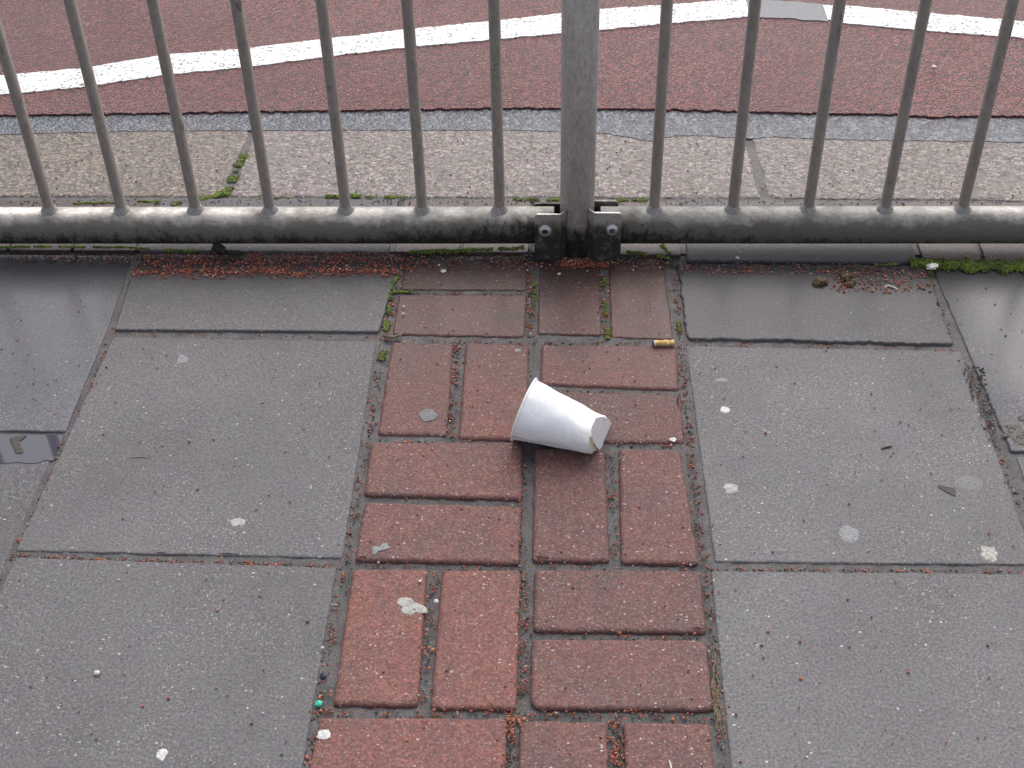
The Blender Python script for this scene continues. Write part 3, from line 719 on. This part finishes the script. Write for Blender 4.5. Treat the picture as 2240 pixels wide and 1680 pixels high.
# ---- chewing gum and flat scraps
def splat(name, px, py, rx_, ry_, mat, label, cat, th=.0009, seed=0, irr=.22, z=.0004, rot=0.0, pts=None, freq=1.6, group=None):
    c = G(px, py, z); n = 64; bm = bmesh.new(); loop = []
    th = min(th, .0007)*.8
    if pts:
        base = [Vector(g2(x, y, z)) - Vector((c.x, c.y)) for x, y in pts]
        loop = [p for p in rounded([(p.x, p.y) for p in base], .0012, .0012)]
        loop = [p*(1+.05*n3(p.x*500, p.y*500, seed)) for p in loop]
    else:
        for i in range(n):
            a = 2*math.pi*i/n; k = 1+irr*n3(math.cos(a)*freq+seed*5, math.sin(a)*freq, seed)+irr*.6*n3(math.cos(a)*4+seed, math.sin(a)*4, 2)+.10*n3(math.cos(a)*9+seed, math.sin(a)*9, 5)
            loop.append(Vector((rx_*k*math.cos(a+rot), ry_*k*math.sin(a+rot))))
    if area2(loop) < 0: loop.reverse()
    m_ = sum(loop, Vector((0, 0)))/len(loop)
    r0 = [bm.verts.new((p.x, p.y, 0)) for p in loop]
    r1 = [bm.verts.new((*(m_+(p-m_)*.93), th*.45)) for p in loop]
    r2 = [bm.verts.new((*(m_+(p-m_)*.78), th*(1+.4*n3(p.x*300, p.y*300, seed)))) for p in loop]
    r3 = [bm.verts.new((*(m_+(p-m_)*.5), th*(1+.5*n3(p.x*200, p.y*300, seed+4)))) for p in loop]; N = len(loop)
    for a, b in ((r0, r1), (r1, r2), (r2, r3)):
        for i in range(N): bm.faces.new((a[i-1], a[i], b[i], b[i-1])).smooth = True
    bm.faces.new(r3); bmesh.ops.recalc_face_normals(bm, faces=bm.faces)
    me = bpy.data.meshes.new(name); bm.to_mesh(me); bm.free(); me.materials.append(mat)
    o = link(bpy.data.objects.new(name, me)); o.location = (c.x, c.y, z-.0003); return tag(o, label, cat, group)
def gum_mat(name, c, d):
    s = NB(name); k = s.mix(s.ramp(s.noise(260, 5, .75), [(.42, 0.0), (.58, 1.0)]), d, c)
    dk, _, _ = s.specks(420, .3, .82); k = s.mix(s.math('MULTIPLY', dk, .75), k, (.10, .095, .09))
    return s.done(k, .6, s.bump(s.noise(220, 4), .0012, .8))
MG_W = gum_mat('gum_white', (.50, .485, .43), (.26, .25, .235)); MG_G = gum_mat('gum_grey', (.30, .30, .31), (.17, .168, .172))
MG_D = gum_mat('gum_faint', (.20, .195, .20), (.13, .125, .127)); MG_P = gum_mat('gum_pure', (.70, .70, .68), (.45, .44, .43))
def gum(px, py, rx_, ry_, m_, label, seed, **k): return splat('chewing_gum', px, py, rx_, ry_, m_, label, 'chewing gum', seed=seed, **k)
gum(520,1142,.0098,.0066, MG_W, 'lumpy cream chewing gum near the lower edge of the large left slab', 1)
gum(936,908,.0118,.0125, MG_D, 'faint grey round chewing gum stain on the brick left of the cup', 2, irr=.14, th=.0004, z=.0012)
gum(905,1325,.01,.01, MG_W, 'large pale splattered chewing gum smear across a lower left brick', 3, z=.0016, th=.0009,
    pts=[(871,1309),(886,1306),(899,1308),(906,1316),(922,1322),(934,1330),(936,1340),(918,1342),(908,1338),(903,1345),(880,1341),(876,1332),(881,1328),(868,1318)])
gum(1586,896,.0062,.0072, MG_P, 'small bright white chewing gum on the right slab, level with the cup', 4)
gum(1598,1068,.0092,.0090, MG_W, 'cream speckled chewing gum near the left edge of the large right slab', 5, irr=.3)
gum(1857,1168,.0125,.0135, MG_G, 'round grey chewing gum in the lower middle of the large right slab', 6, irr=.12, th=.0006)
gum(2164,1211,.0105,.0115, MG_W, 'ragged beige chewing gum close to the lower right slab joint', 7, irr=.38, freq=1.9, th=.0005)
gum(2120,1057,.0165,.0135, MG_D, 'faint grey oval gum stain beside the dark scrap on the right slab', 8, irr=.2, th=.0004)
gum(1472,961,.0045,.0042, MG_P, 'tiny round white gum drop on the brick right of the cup', 9, z=.0012)
gum(1707,1308,.0042,.0052, MG_D, 'very faint little pale gum mark on the nearest right slab', 10)
gum(1485,1245+120,.0001,.0001, MG_D, '', 11) if False else None
gum(708,1606,.0072,.0068, MG_P, 'white chewing gum on the left corner of the nearest brick', 12, irr=.3, freq=1.6, z=.0018)
gum(354,1649,.0060,.0068, MG_P, 'small white gum blob at the bottom of the nearest left slab', 13, irr=.25, freq=1.4)
gum(1580,831,.0090,.0045, MG_G, 'faint grey gum smudge at the top left of the large right slab', 14, irr=.35, th=.0004)
gum(970,592,.0044,.0046, MG_P, 'small round white gum spot on the topmost left brick by the railing', 15, irr=.1, z=.0008)
gum(1133,766,.0045,.0045, MG_G, 'small greyish gum lump at the top of the brick behind the cup', 16, z=.0012, th=.0018)
splat('paint_mark', 398, 783, .0095, .009, MG_G, 'pale scratched patch near the top left of the large left slab', 'mark', .0003, 21, pts=[(386,772),(410,780),(412,790),(386,796),(389,784)], z=.0004)
# clear tape scrap, grey card scrap, petal, glass
splat('paper_scrap', 833, 1200, .01, .01, MG_G, 'torn L shaped scrap of clear tape on a brick at left', 'scrap', .0004, 22, z=.0018,
      pts=[(813,1199),(818,1194),(832,1196),(834,1189),(848,1187),(852,1198),(838,1203),(825,1205),(824,1213),(815,1212)])
M_SCR = plain('grey_card', (.062, .050, .054), .7, 200, .0004, .3)
splat('card_scrap', 2070, 1070, .01, .01, M_SCR, 'dark grey wedge of torn card on the right slab beside the gum stain', 'scrap', .0005, 23, z=.0010, pts=[(2052,1059),(2062,1061),(2091,1069),(2091,1086),(2070,1076),(2053,1066)])
M_PET = plain('white_petal', (.70, .66, .62), .6, 200, .0006, .15)
put('petal', pebble_mesh('petal', M_PET, .0090, .0062, .0030, 3, 3, .8, 2.2), 2040, 583, .013, 'crumpled white petal lying on the bright moss at right', 'petal', .5)
M_GLS = plain('green_glass', (.05, .50, .33), .25, 200, .0002, .2)
put('glass_chip', pebble_mesh('glass_chip', M_GLS, .0052, .0042, .0030, 8, 1, .3, 1.5), 697, 1539, .002, 'turquoise chip of glass in the joint left of the bricks', 'glass chip', .3)
M_BLK = plain('slate_chip', (.030, .030, .045), .35, 200, .0003, .3)
put('stone_chip', pebble_mesh('stone_chip', M_BLK, .0046, .0054, .0030, 12, 1, .4, 1.5), 708, 1477, .001, 'dark blue black stone chip in the joint above the turquoise chip', 'stone chip', .5)
M_CRM = plain('cream_stone', (.62, .55, .45), .6, 200, .0005, .2)
put('pebble', pebble_mesh('pebble', M_CRM, .0058, .0048, .0038, 4, 2), 2043, 147, .0175, 'lone cream pebble lying on the red road beyond the railing at right', 'pebble')
put('pebble', pebble_mesh('pebble', M_CRM, .0036, .0034, .0026, 5, 2), 212, 1472, .0022, 'lone yellowish pebble on the nearest left slab', 'pebble')
M_DUNG = plain('dried_soil', (.115, .075, .040), .85, 260, .0015, .5)
def clod(parts, label, z=.003):
    x, y = parts[0][0], parts[0][1]; bm = bmesh.new(); c = G(x, y, z)
    for i, (px, py, sx, sy, sz) in enumerate(parts):
        t_ = bmesh.new(); bmesh.ops.create_icosphere(t_, subdivisions=4, radius=1); q = G(px, py, z)-c
        for v in t_.verts:
            k = 1+.45*n3(v.co.x*1.6+i*4+x, v.co.y*1.6, v.co.z*1.6)+.25*n3(v.co.x*5, v.co.y*5+i, v.co.z*5)
            v.co = Vector((v.co.x*sx, v.co.y*sy, v.co.z*sz))*k + q + Vector((0, 0, sz*.6))
        me = bpy.data.meshes.new('tmp'); t_.to_mesh(me); t_.free(); bm.from_mesh(me); bpy.data.meshes.remove(me)
    for f in bm.faces: f.smooth = True
    me = bpy.data.meshes.new('soil_clod'); bm.to_mesh(me); bm.free(); me.materials.append(M_DUNG)
    o = link(bpy.data.objects.new('soil_clod', me)); o.location = c; tag(o, label, 'clod')
clod([(1794,620,.0098,.0075,.0060),(1786,623,.0058,.0050,.0040),(1802,617,.0050,.0050,.0045)], 'single brown clod on the right half slab near the railing')
clod([(1850,612,.0070,.0062,.0055),(1862,608,.0055,.0050,.0048),(1858,624,.0062,.0050,.0038),(1844,606,.0050,.0045,.0045),(1866,618,.0045,.0045,.0036)], 'crumbling double brown clod right of the single clod by the railing')
M_MUD = plain('wet_mud', (.035, .028, .022), .6, 200, .0015, .4)
M_DUNG2 = M_DUNG; M_DUNG = M_MUD
clod([(478,549,.0095,.0050,.0085),(468,553,.0080,.0045,.0035),(488,551,.0070,.0045,.0040)], 'dark pointed lump of mud under the left rail')
clod([(512,554,.0095,.0040,.0035),(524,555,.0055,.0035,.0030)], 'low flat dark mud lump right of the pointed one under the rail', .004)
# ---- puddle with a dark brown patch
s = NB('standing_water'); s.done((.10, .098, .125), .04, s.bump(s.noise(20, 2), .0004, .3), 0, .9); M_WATER = s.m
s.b.inputs['Transmission Weight'].default_value = .35; s.b.inputs['IOR'].default_value = 1.33
def film(name, pts, label, z, seed):
    c = G(*pts[0], z); loop = rounded([g2(x, y, z) for x, y in pts], .004, .003)
    loop = [Vector((p.x+.0016*n3(p.x*90, p.y*90, seed), p.y+.0016*n3(p.x*90, p.y*90, seed+3))) for p in loop]
    bm = bmesh.new(); f = bm.faces.new([bm.verts.new((p.x, p.y, z)) for p in loop]); r = bmesh.ops.extrude_face_region(bm, geom=[f])
    bmesh.ops.translate(bm, verts=[v for v in r['geom'] if isinstance(v, bmesh.types.BMVert)], vec=(0, 0, -.0009)); bmesh.ops.triangulate(bm, faces=bm.faces)
    return tag(from_bm(name, bm, M_WATER), label, 'puddle')
film('puddle', [(-300,950),(-100,951),(20,951),(120,951),(140,951),(135,962),(128,985),(122,1001),(112,1009),(96,1006),(84,1012),(62,1014),(40,1010),(18,1012),(-10,1015),(-150,1010),(-300,1010)], 'shallow rainwater puddle against the slab joint at the left edge', -.0004, 1)
M_DKPATCH = plain('dark_brown_patch', (.036, .025, .016), .45, 200, .0008, .4)
lf = splat('dark_patch', 38, 975, .01, .01, M_DKPATCH, 'small dark brown patch lying in the left puddle', 'dark_patch', .0005, 31, z=.0006, pts=[(21,958),(30,955),(44,953),(60,951.5),(46,957),(43,964),(47,975),(52,988),(44,992),(34,991),(27,976),(22,966)])
for x, y, rx_, ry_, sd2, lb in ((2225,944,.010,.013,41,'largest painted dark reflection at the right edge of the wet slab'),(2212,933,.007,.004,42,'small flat painted reflection just above the largest one at the right edge'),(2238,966,.010,.006,43,'lowest painted reflection, cut by the right edge of the photo'),(2198,952,.005,.0035,44,'tiny painted dark reflection left of the largest one at the right'),(2238,915,.006,.006,46,'topmost painted dark reflection at the right edge on the wet slab')):
    splat('dark_patch', x, y, rx_, ry_, M_DKPATCH, lb, 'dark_patch', .0006, sd2, irr=.9, freq=3.2, z=.0022, group='painted dark reflections at the right edge')  # dark reflections in the wet film, laid as thin brown patches

# ---------------------------------------------------------------- moss (one mass) and grit (one mass each)
ico = bmesh.new(); bmesh.ops.create_icosphere(ico, subdivisions=1, radius=1); ico.verts.ensure_lookup_table()
IV = np.array([v.co[:] for v in ico.verts]); IF = np.array([[v.index for v in f.verts] for f in ico.faces]); ico.free()
phi = (1+5**.5)/2
ico = bmesh.new(); bmesh.ops.create_icosphere(ico, subdivisions=0 if False else 1, radius=1)
ico.free()
bm0 = bmesh.new(); bmesh.ops.create_icosphere(bm0, subdivisions=1, radius=1)
bm0.free()
V12 = np.array([(-1,phi,0),(1,phi,0),(-1,-phi,0),(1,-phi,0),(0,-1,phi),(0,1,phi),(0,-1,-phi),(0,1,-phi),(phi,0,-1),(phi,0,1),(-phi,0,-1),(-phi,0,1)])/math.sqrt(1+phi*phi)
F20 = np.array([(0,11,5),(0,5,1),(0,1,7),(0,7,10),(0,10,11),(1,5,9),(5,11,4),(11,10,2),(10,7,6),(7,1,8),(3,9,4),(3,4,2),(3,2,6),(3,6,8),(3,8,9),(4,9,5),(2,4,11),(6,2,10),(8,6,7),(9,8,1)])
def mass(name, P, R, mat, flat=.7, jag=.25):
    """P: n x 3 positions, R: n radii; one mesh of small faceted grains"""
    n = len(P); P = np.array(P); R = np.array(R)
    V = V12[None]*(1+jag*rng.standard_normal((n, 12, 1)).clip(-1.5, 1.5)*.5)
    V = V*np.stack([1+.35*rng.standard_normal(n).clip(-1, 1), 1+.2*rng.standard_normal(n).clip(-1, 1), np.full(n, flat)], 1)[:, None]
    a = rng.uniform(0, 6.28, n); c, s_ = np.cos(a), np.sin(a)
    X = V[..., 0]*c[:, None]-V[..., 1]*s_[:, None]; Y = V[..., 0]*s_[:, None]+V[..., 1]*c[:, None]
    V = np.stack([X, Y, V[..., 2]], 2)*R[:, None, None] + P[:, None]
    Fc = (F20[None]+12*np.arange(n)[:, None, None]).reshape(-1, 3)
    me = bpy.data.meshes.new(name); me.vertices.add(n*12); me.vertices.foreach_set('co', V.reshape(-1))
    me.loops.add(len(Fc)*3); me.loops.foreach_set('vertex_index', Fc.reshape(-1).astype(np.int32))
    me.polygons.add(len(Fc)); me.polygons.foreach_set('loop_start', np.arange(0, len(Fc)*3, 3, dtype=np.int32))
    me.update(calc_edges=True); me.validate(); me.materials.append(mat); return link(bpy.data.objects.new(name, me))
MP, MR = [], []
def moss_line(pts, width, dens, h=.002, z=0.0, r=(.0006, .0013), patch=0.0, seed=0):
    dens *= 1.9; r = (min(r[0], .0006), min(r[1], .0013)); patch -= .05
    """pts photo pixels; width m; dens grains per metre"""
    W = [G(x, y, z) for x, y in pts]
    for a, b in zip(W, W[1:]):
        L = (b-a).length
        for _ in range(int(L*dens)):
            t = random.random(); p = a.lerp(b, t)
            if patch and n3(p.x*55+seed, p.y*55, 1.0)+random.gauss(0, .10) < patch-.25: continue
            o = random.gauss(0, .38); k = max(0, 1-abs(o)); d = (b-a).normalized(); nn = Vector((-d.y, d.x, 0))
            q = p+nn*(o*width*.5*(1+.9*n3(p.x*80, p.y*80, 4))+width*.22*n3(p.x*45, p.y*45, 9)); lump = .6+.7*n3(q.x*130, q.y*130, 7)
            MP.append((q.x, q.y, z+h*k*max(.1, lump)*random.uniform(.4, 1))); MR.append(random.uniform(*r))
moss_line([(866,606),(858,622),(855,634)], .010, 9000, .004); moss_line([(850,642),(864,640),(902,638)], .006, 7000, .003)
moss_line([(853,640),(851,660),(847,690),(844,724)], .011, 8000, .0035, patch=.25)
moss_line([(838,768),(836,788)], .012, 7000, .002)
moss_line([(1170,618),(1168,650),(1166,682),(1164,722)], .010, 4500, .002, z=-.001, patch=.35)
moss_line([(1322,610),(1321,626)], .010, 8000, .003); moss_line([(1328,720),(1329,742)], .009, 7000, .002); moss_line([(1324,640),(1327,716)], .008, 1500, .001, patch=.4)
moss_line([(1484,700),(1487,735)], .006, 2500, .001)
# granite joint, kerb back edge
moss_line([(543,322),(534,340),(524,360),(512,385),(503,405),(499,418)], .020, 9000, .003, z=ZB-.002, patch=.28)
moss_line([(499,418),(478,428),(452,434),(430,436)], .020, 14000, .004, z=ZB-.001, patch=.15); moss_line([(398,444),(382,446),(378,450)], .012, 8000, .004, z=ZB)
moss_line([(160,445),(300,441),(380,440)], .008, 3500, .002, z=ZB, patch=.4); moss_line([(560,434),(620,434),(660,433)], .006, 3000, .002, z=ZB, patch=.45)
moss_line([(712,430),(740,429),(790,429)], .014, 9000, .004, z=ZB, patch=.2); moss_line([(800,431),(900,432),(1010,434)], .010, 5000, .003, z=ZB, patch=.42)
moss_line([(1120,437),(1180,438),(1230,437)], .012, 7000, .003, z=ZB, patch=.3); moss_line([(1350,438),(1400,439),(1440,441)], .012, 7000, .003, z=ZB, patch=.3)
# lip of the raised row
moss_line([(0,541),(100,540),(260,541),(330,545),(400,549),(440,550)], .007, 9000, .002, z=ZB*.9, r=(.0006,.0013), patch=.22)
moss_line([(880,552),(960,549),(1040,547),(1100,545),(1145,541)], .013, 15000, .003, z=ZB*.8, r=(.0006,.0014), patch=.16)
moss_line([(1370,551),(1400,555),(1440,559),(1465,565)], .009, 10000, .002, z=ZB*.9, r=(.0006,.0013), patch=.15); moss_line([(1448,536),(1455,548),(1463,556)], .014, 6000, .003, z=ZB*.8, patch=.2)
moss_line([(1870,583),(1930,580),(1990,576)], .009, 6000, .003, z=ZB*.6, patch=.4)
moss_line([(1990,573),(2040,576),(2100,579),(2170,581),(2300,584)], .026, 26000, .0065, z=.004); moss_line([(2000,577),(2040,580),(2100,583),(2170,585),(2300,588)], .022, 20000, .004, z=.002)
moss_line([(2026,598),(2032,606),(2038,625)], .012, 4500, .002, patch=.25); moss_line([(282,620),(290,612)], .010, 5000, .002)
s = NB('moss_green'); k = s.ramp(s.geo.outputs['Random Per Island'], [(0, (.018, .030, .006)), (.3, (.060, .105, .012)), (.6, (.150, .230, .022)), (.85, (.26, .34, .04)), (1, (.28, .24, .08))])
k = s.mix(s.ramp(s.noise(40, 3), [(.45, 0.0), (.7, .7)]), k, (.045, .055, .018)); M_MOSS = s.done(k, .8)
tag(mass('moss', MP, MR, M_MOSS, 1.0, .5), 'bright green moss growing in the paving joints and along the railing line', 'moss', kind='stuff')

GP, GR = [], []; DP, DRr = [], []
def zat(x, y): return .0012
def grit_line(pts, width, n, z=-.002, r=(.0010, .0021), tgt=None, clump=0.0):
    P_, R_ = tgt or (GP, GR); W = [G(x, y, 0) for x, y in pts]; Ls = [(b-a).length for a, b in zip(W, W[1:])]; tot = sum(Ls); c = 0
    tries = 0
    while c < n and tries < n*8:
        tries += 1
        u = random.random()*tot; i = 0
        while u > Ls[i] and i < len(Ls)-1: u -= Ls[i]; i += 1
        a, b = W[i], W[i+1]; p = a.lerp(b, u/Ls[i]); d = (b-a).normalized(); nn = Vector((-d.y, d.x, 0)); q = p+nn*random.gauss(0, .33)*width
        if clump and n3(q.x*70, q.y*70, 11) < random.gauss(clump-.35, .12): continue
        P_.append((q.x, q.y, z+random.uniform(0, .0012))); R_.append(random.uniform(*r)*(1.4 if random.random() < .06 else 1)*.82); c += 1
def grit_area(poly, n, z=.0014, r=(.0008, .0019), tgt=None, bias=None):
    P_, R_ = tgt or (GP, GR); xs = [p[0] for p in poly]; ys = [p[1] for p in poly]; c = 0
    while c < n:
        x, y = random.uniform(min(xs), max(xs)), random.uniform(min(ys), max(ys)); ins = False
        for i in range(len(poly)):
            (x1, y1), (x2, y2) = poly[i-1], poly[i]
            if (y1 > y) != (y2 > y) and x < (x2-x1)*(y-y1)/(y2-y1)+x1: ins = not ins
        if not ins or (bias and random.random() > bias(x, y)): continue
        p = G(x, y, z); P_.append((p.x, p.y, z+.0004)); R_.append(random.uniform(*r)); c += 1
# swept-up red chippings against the railing
grit_area([(300,566),(880,562),(870,606),(300,612),(285,600)], 1250, .0030, (.0008, .0019), bias=lambda x, y: min(1, .12+.88*math.exp(-((y-(594+3*math.sin(x*.03)))/9)**2))*(.45+1.1*max(0, .5+n3(x*.02, y*.06, 3))))
grit_area([(300,556),(880,554),(880,575),(300,580)], 900, .0030, (.0008, .0016))
grit_area([(30,560),(290,556),(290,575),(30,568)], 90, .0012, (.0008, .0018))
grit_area([(870,560),(1480,560),(1470,590),(870,590)], 420, .0012, (.0008, .0019))
grit_area([(1220,556),(1340,556),(1330,585),(1230,585)], 420, .0015, (.0010, .0020))
grit_area([(1800,590),(2030,590),(2040,640),(1820,640)], 260, .0042, (.0009, .0018)); grit_area([(1490,578),(1960,582),(1960,600),(1490,598)], 230, .004, (.0008, .0016))
J = [([(880,600),(866,640),(852,700),(838,760),(812,900),(790,1040),(770,1160),(742,1300),(706,1480),(672,1680)], .013, 420),
     ([(1475,570),(1480,640),(1488,740),(1497,850),(1508,960),(1525,1120),(1545,1260),(1566,1450),(1590,1680)], .011, 400),
     ([(1163,575),(1160,640),(1158,735)], .010, 190), ([(1312,575),(1318,640),(1326,735)], .011, 150),
     ([(1000,745),(996,830),(988,900),(984,955)], .012, 150), ([(1158,745),(1156,830)], .010, 14),
     ([(1150,965),(1145,1050),(1140,1150),(1142,1230)], .013, 70), ([(1338,985),(1340,1100),(1345,1225)], .012, 80),
     ([(952,1240),(942,1330),(932,1430),(925,1535)], .014, 130), ([(1142,1240),(1142,1340),(1145,1440),(1130,1550)], .016, 190),
     ([(1120,1565),(1112,1680)], .013, 130), ([(1345,1575),(1352,1680)], .015, 140),
     ([(690,1556),(900,1560),(1130,1560),(1350,1565),(1560,1570)], .012, 210), ([(770,1232),(960,1238),(1150,1238),(1330,1238),(1530,1240)], .011, 90),
     ([(1150,1388),(1350,1392),(1550,1392)], .009, 60), ([(790,1088),(960,1090),(1140,1095)], .008, 16), ([(820,962),(960,966),(1100,966)], .008, 40), ([(1330,968),(1500,975)], .008, 30),
     ([(1200,852),(1350,858),(1490,860)], .007, 22), ([(830,742),(1000,746),(1160,748),(1320,748),(1480,750)], .009, 90), ([(880,640),(1150,642)], .007, 40),
     ([(35,1213),(200,1222),(400,1228),(600,1233),(750,1238)], .006, 210), ([(1570,1243),(1800,1246),(2000,1248),(2240,1248)], .005, 110),
     ([(300,575),(285,630),(255,700),(230,760),(200,850),(160,930),(110,1040),(60,1150),(0,1275)], .008, 170),
     ([(2035,600),(2060,680),(2090,760),(2130,840),(2165,930),(2190,1000),(2240,1120)], .009, 130),
     ([(250,730),(500,732),(830,738)], .006, 60), ([(1500,752),(1800,758),(2090,766)], .010, 90)]
for pts, wd, n in J: grit_line(pts, wd, int(n*.66), clump=.36)
for pts, wd, n in J: grit_line(pts, wd*1.6, int(n*.22), z=.0006, r=(.0007, .0014))
ALL = [(0,560),(2240,590),(2240,1680),(0,1680)]
grit_area(ALL, 330, .0014, (.0008, .0017), bias=lambda x, y: 1.0 if y < 900 else .45)
tag(mass('red_grit', GP, GR, island('red_grit_stone', [(0, (.26, .055, .026)), (.3, (.44, .115, .058)), (.55, (.20, .050, .032)), (.75, (.46, .16, .09)), (.90, (.13, .06, .045)), (.96, (.42, .33, .26))], .55), .75, .5),
    'loose red grit swept into the joints and against the railing', 'grit', kind='stuff')
tg = (DP, DRr)
grit_area(ALL, 260, .0014, (.0007, .0015), tgt=tg, bias=lambda x, y: 1.0 if y < 1000 else .35)
grit_area([(0,556),(1140,558),(1140,572),(0,566)], 900, .002, (.0006, .0015), tgt=tg); grit_area([(1340,556),(1480,566),(1980,580),(1980,594),(1480,586),(1340,566)], 700, .0040, (.0006, .0015), tgt=tg)
grit_area([(1150,548),(1370,548),(1400,575),(1120,570)], 1100, .001, (.0007, .0017), tgt=tg)
grit_area([(0,300),(2240,310),(2240,436),(0,436)], 230, ZB+.0006, (.0008, .0019), tgt=tg); grit_area([(0,436),(2240,440),(2240,448),(0,448)], 300, ZB, (.0008, .0018), tgt=tg)
grit_area([(2100,800),(2150,800),(2190,990),(2160,960)], 220, .0014, (.0008, .0017), tgt=tg)
for pts, wd, n in J: grit_line(pts, wd, int(n*.55), z=-.0025, r=(.0008, .0020), tgt=tg)
tag(mass('dark_grit', DP, DRr, island('dark_grit_stone', [(0, (.030, .026, .024)), (.4, (.060, .050, .046)), (.7, (.10, .085, .075)), (.9, (.17, .15, .14))], .6), .75, .5),
    'dark dirt and grit lying along the railing line and in the joints', 'dirt', kind='stuff')
WP, WR = [], []
grit_area(ALL, 100, .0014, (.0005, .0012), tgt=(WP, WR)); grit_area([(300,556),(2000,570),(2000,600),(300,600)], 60, .0026, (.0009, .0018), tgt=(WP, WR))
for px, py, r in ((1223,600,.0030),(1612,565,.0034),(1614,566,.003),(2037,585,.001),(883,671,.0022),(882,687,.0024),(1160,730,.0020),(1192,557,.0025),(955,1316,.0030),(918,1272,.0022),(705,1418,.0030),(696,1430,.001)):
    p = G(px, py, .0025); WP.append((p.x, p.y, .0032)); WR.append(r)
tag(mass('white_chips', WP, WR, island('white_chip', [(0, (.62, .60, .56)), (.6, (.74, .73, .70)), (.85, (.50, .44, .36))], .5), .7, .4),
    'scattered tiny white stone chips on the pavement', 'stone chips', kind='stuff')
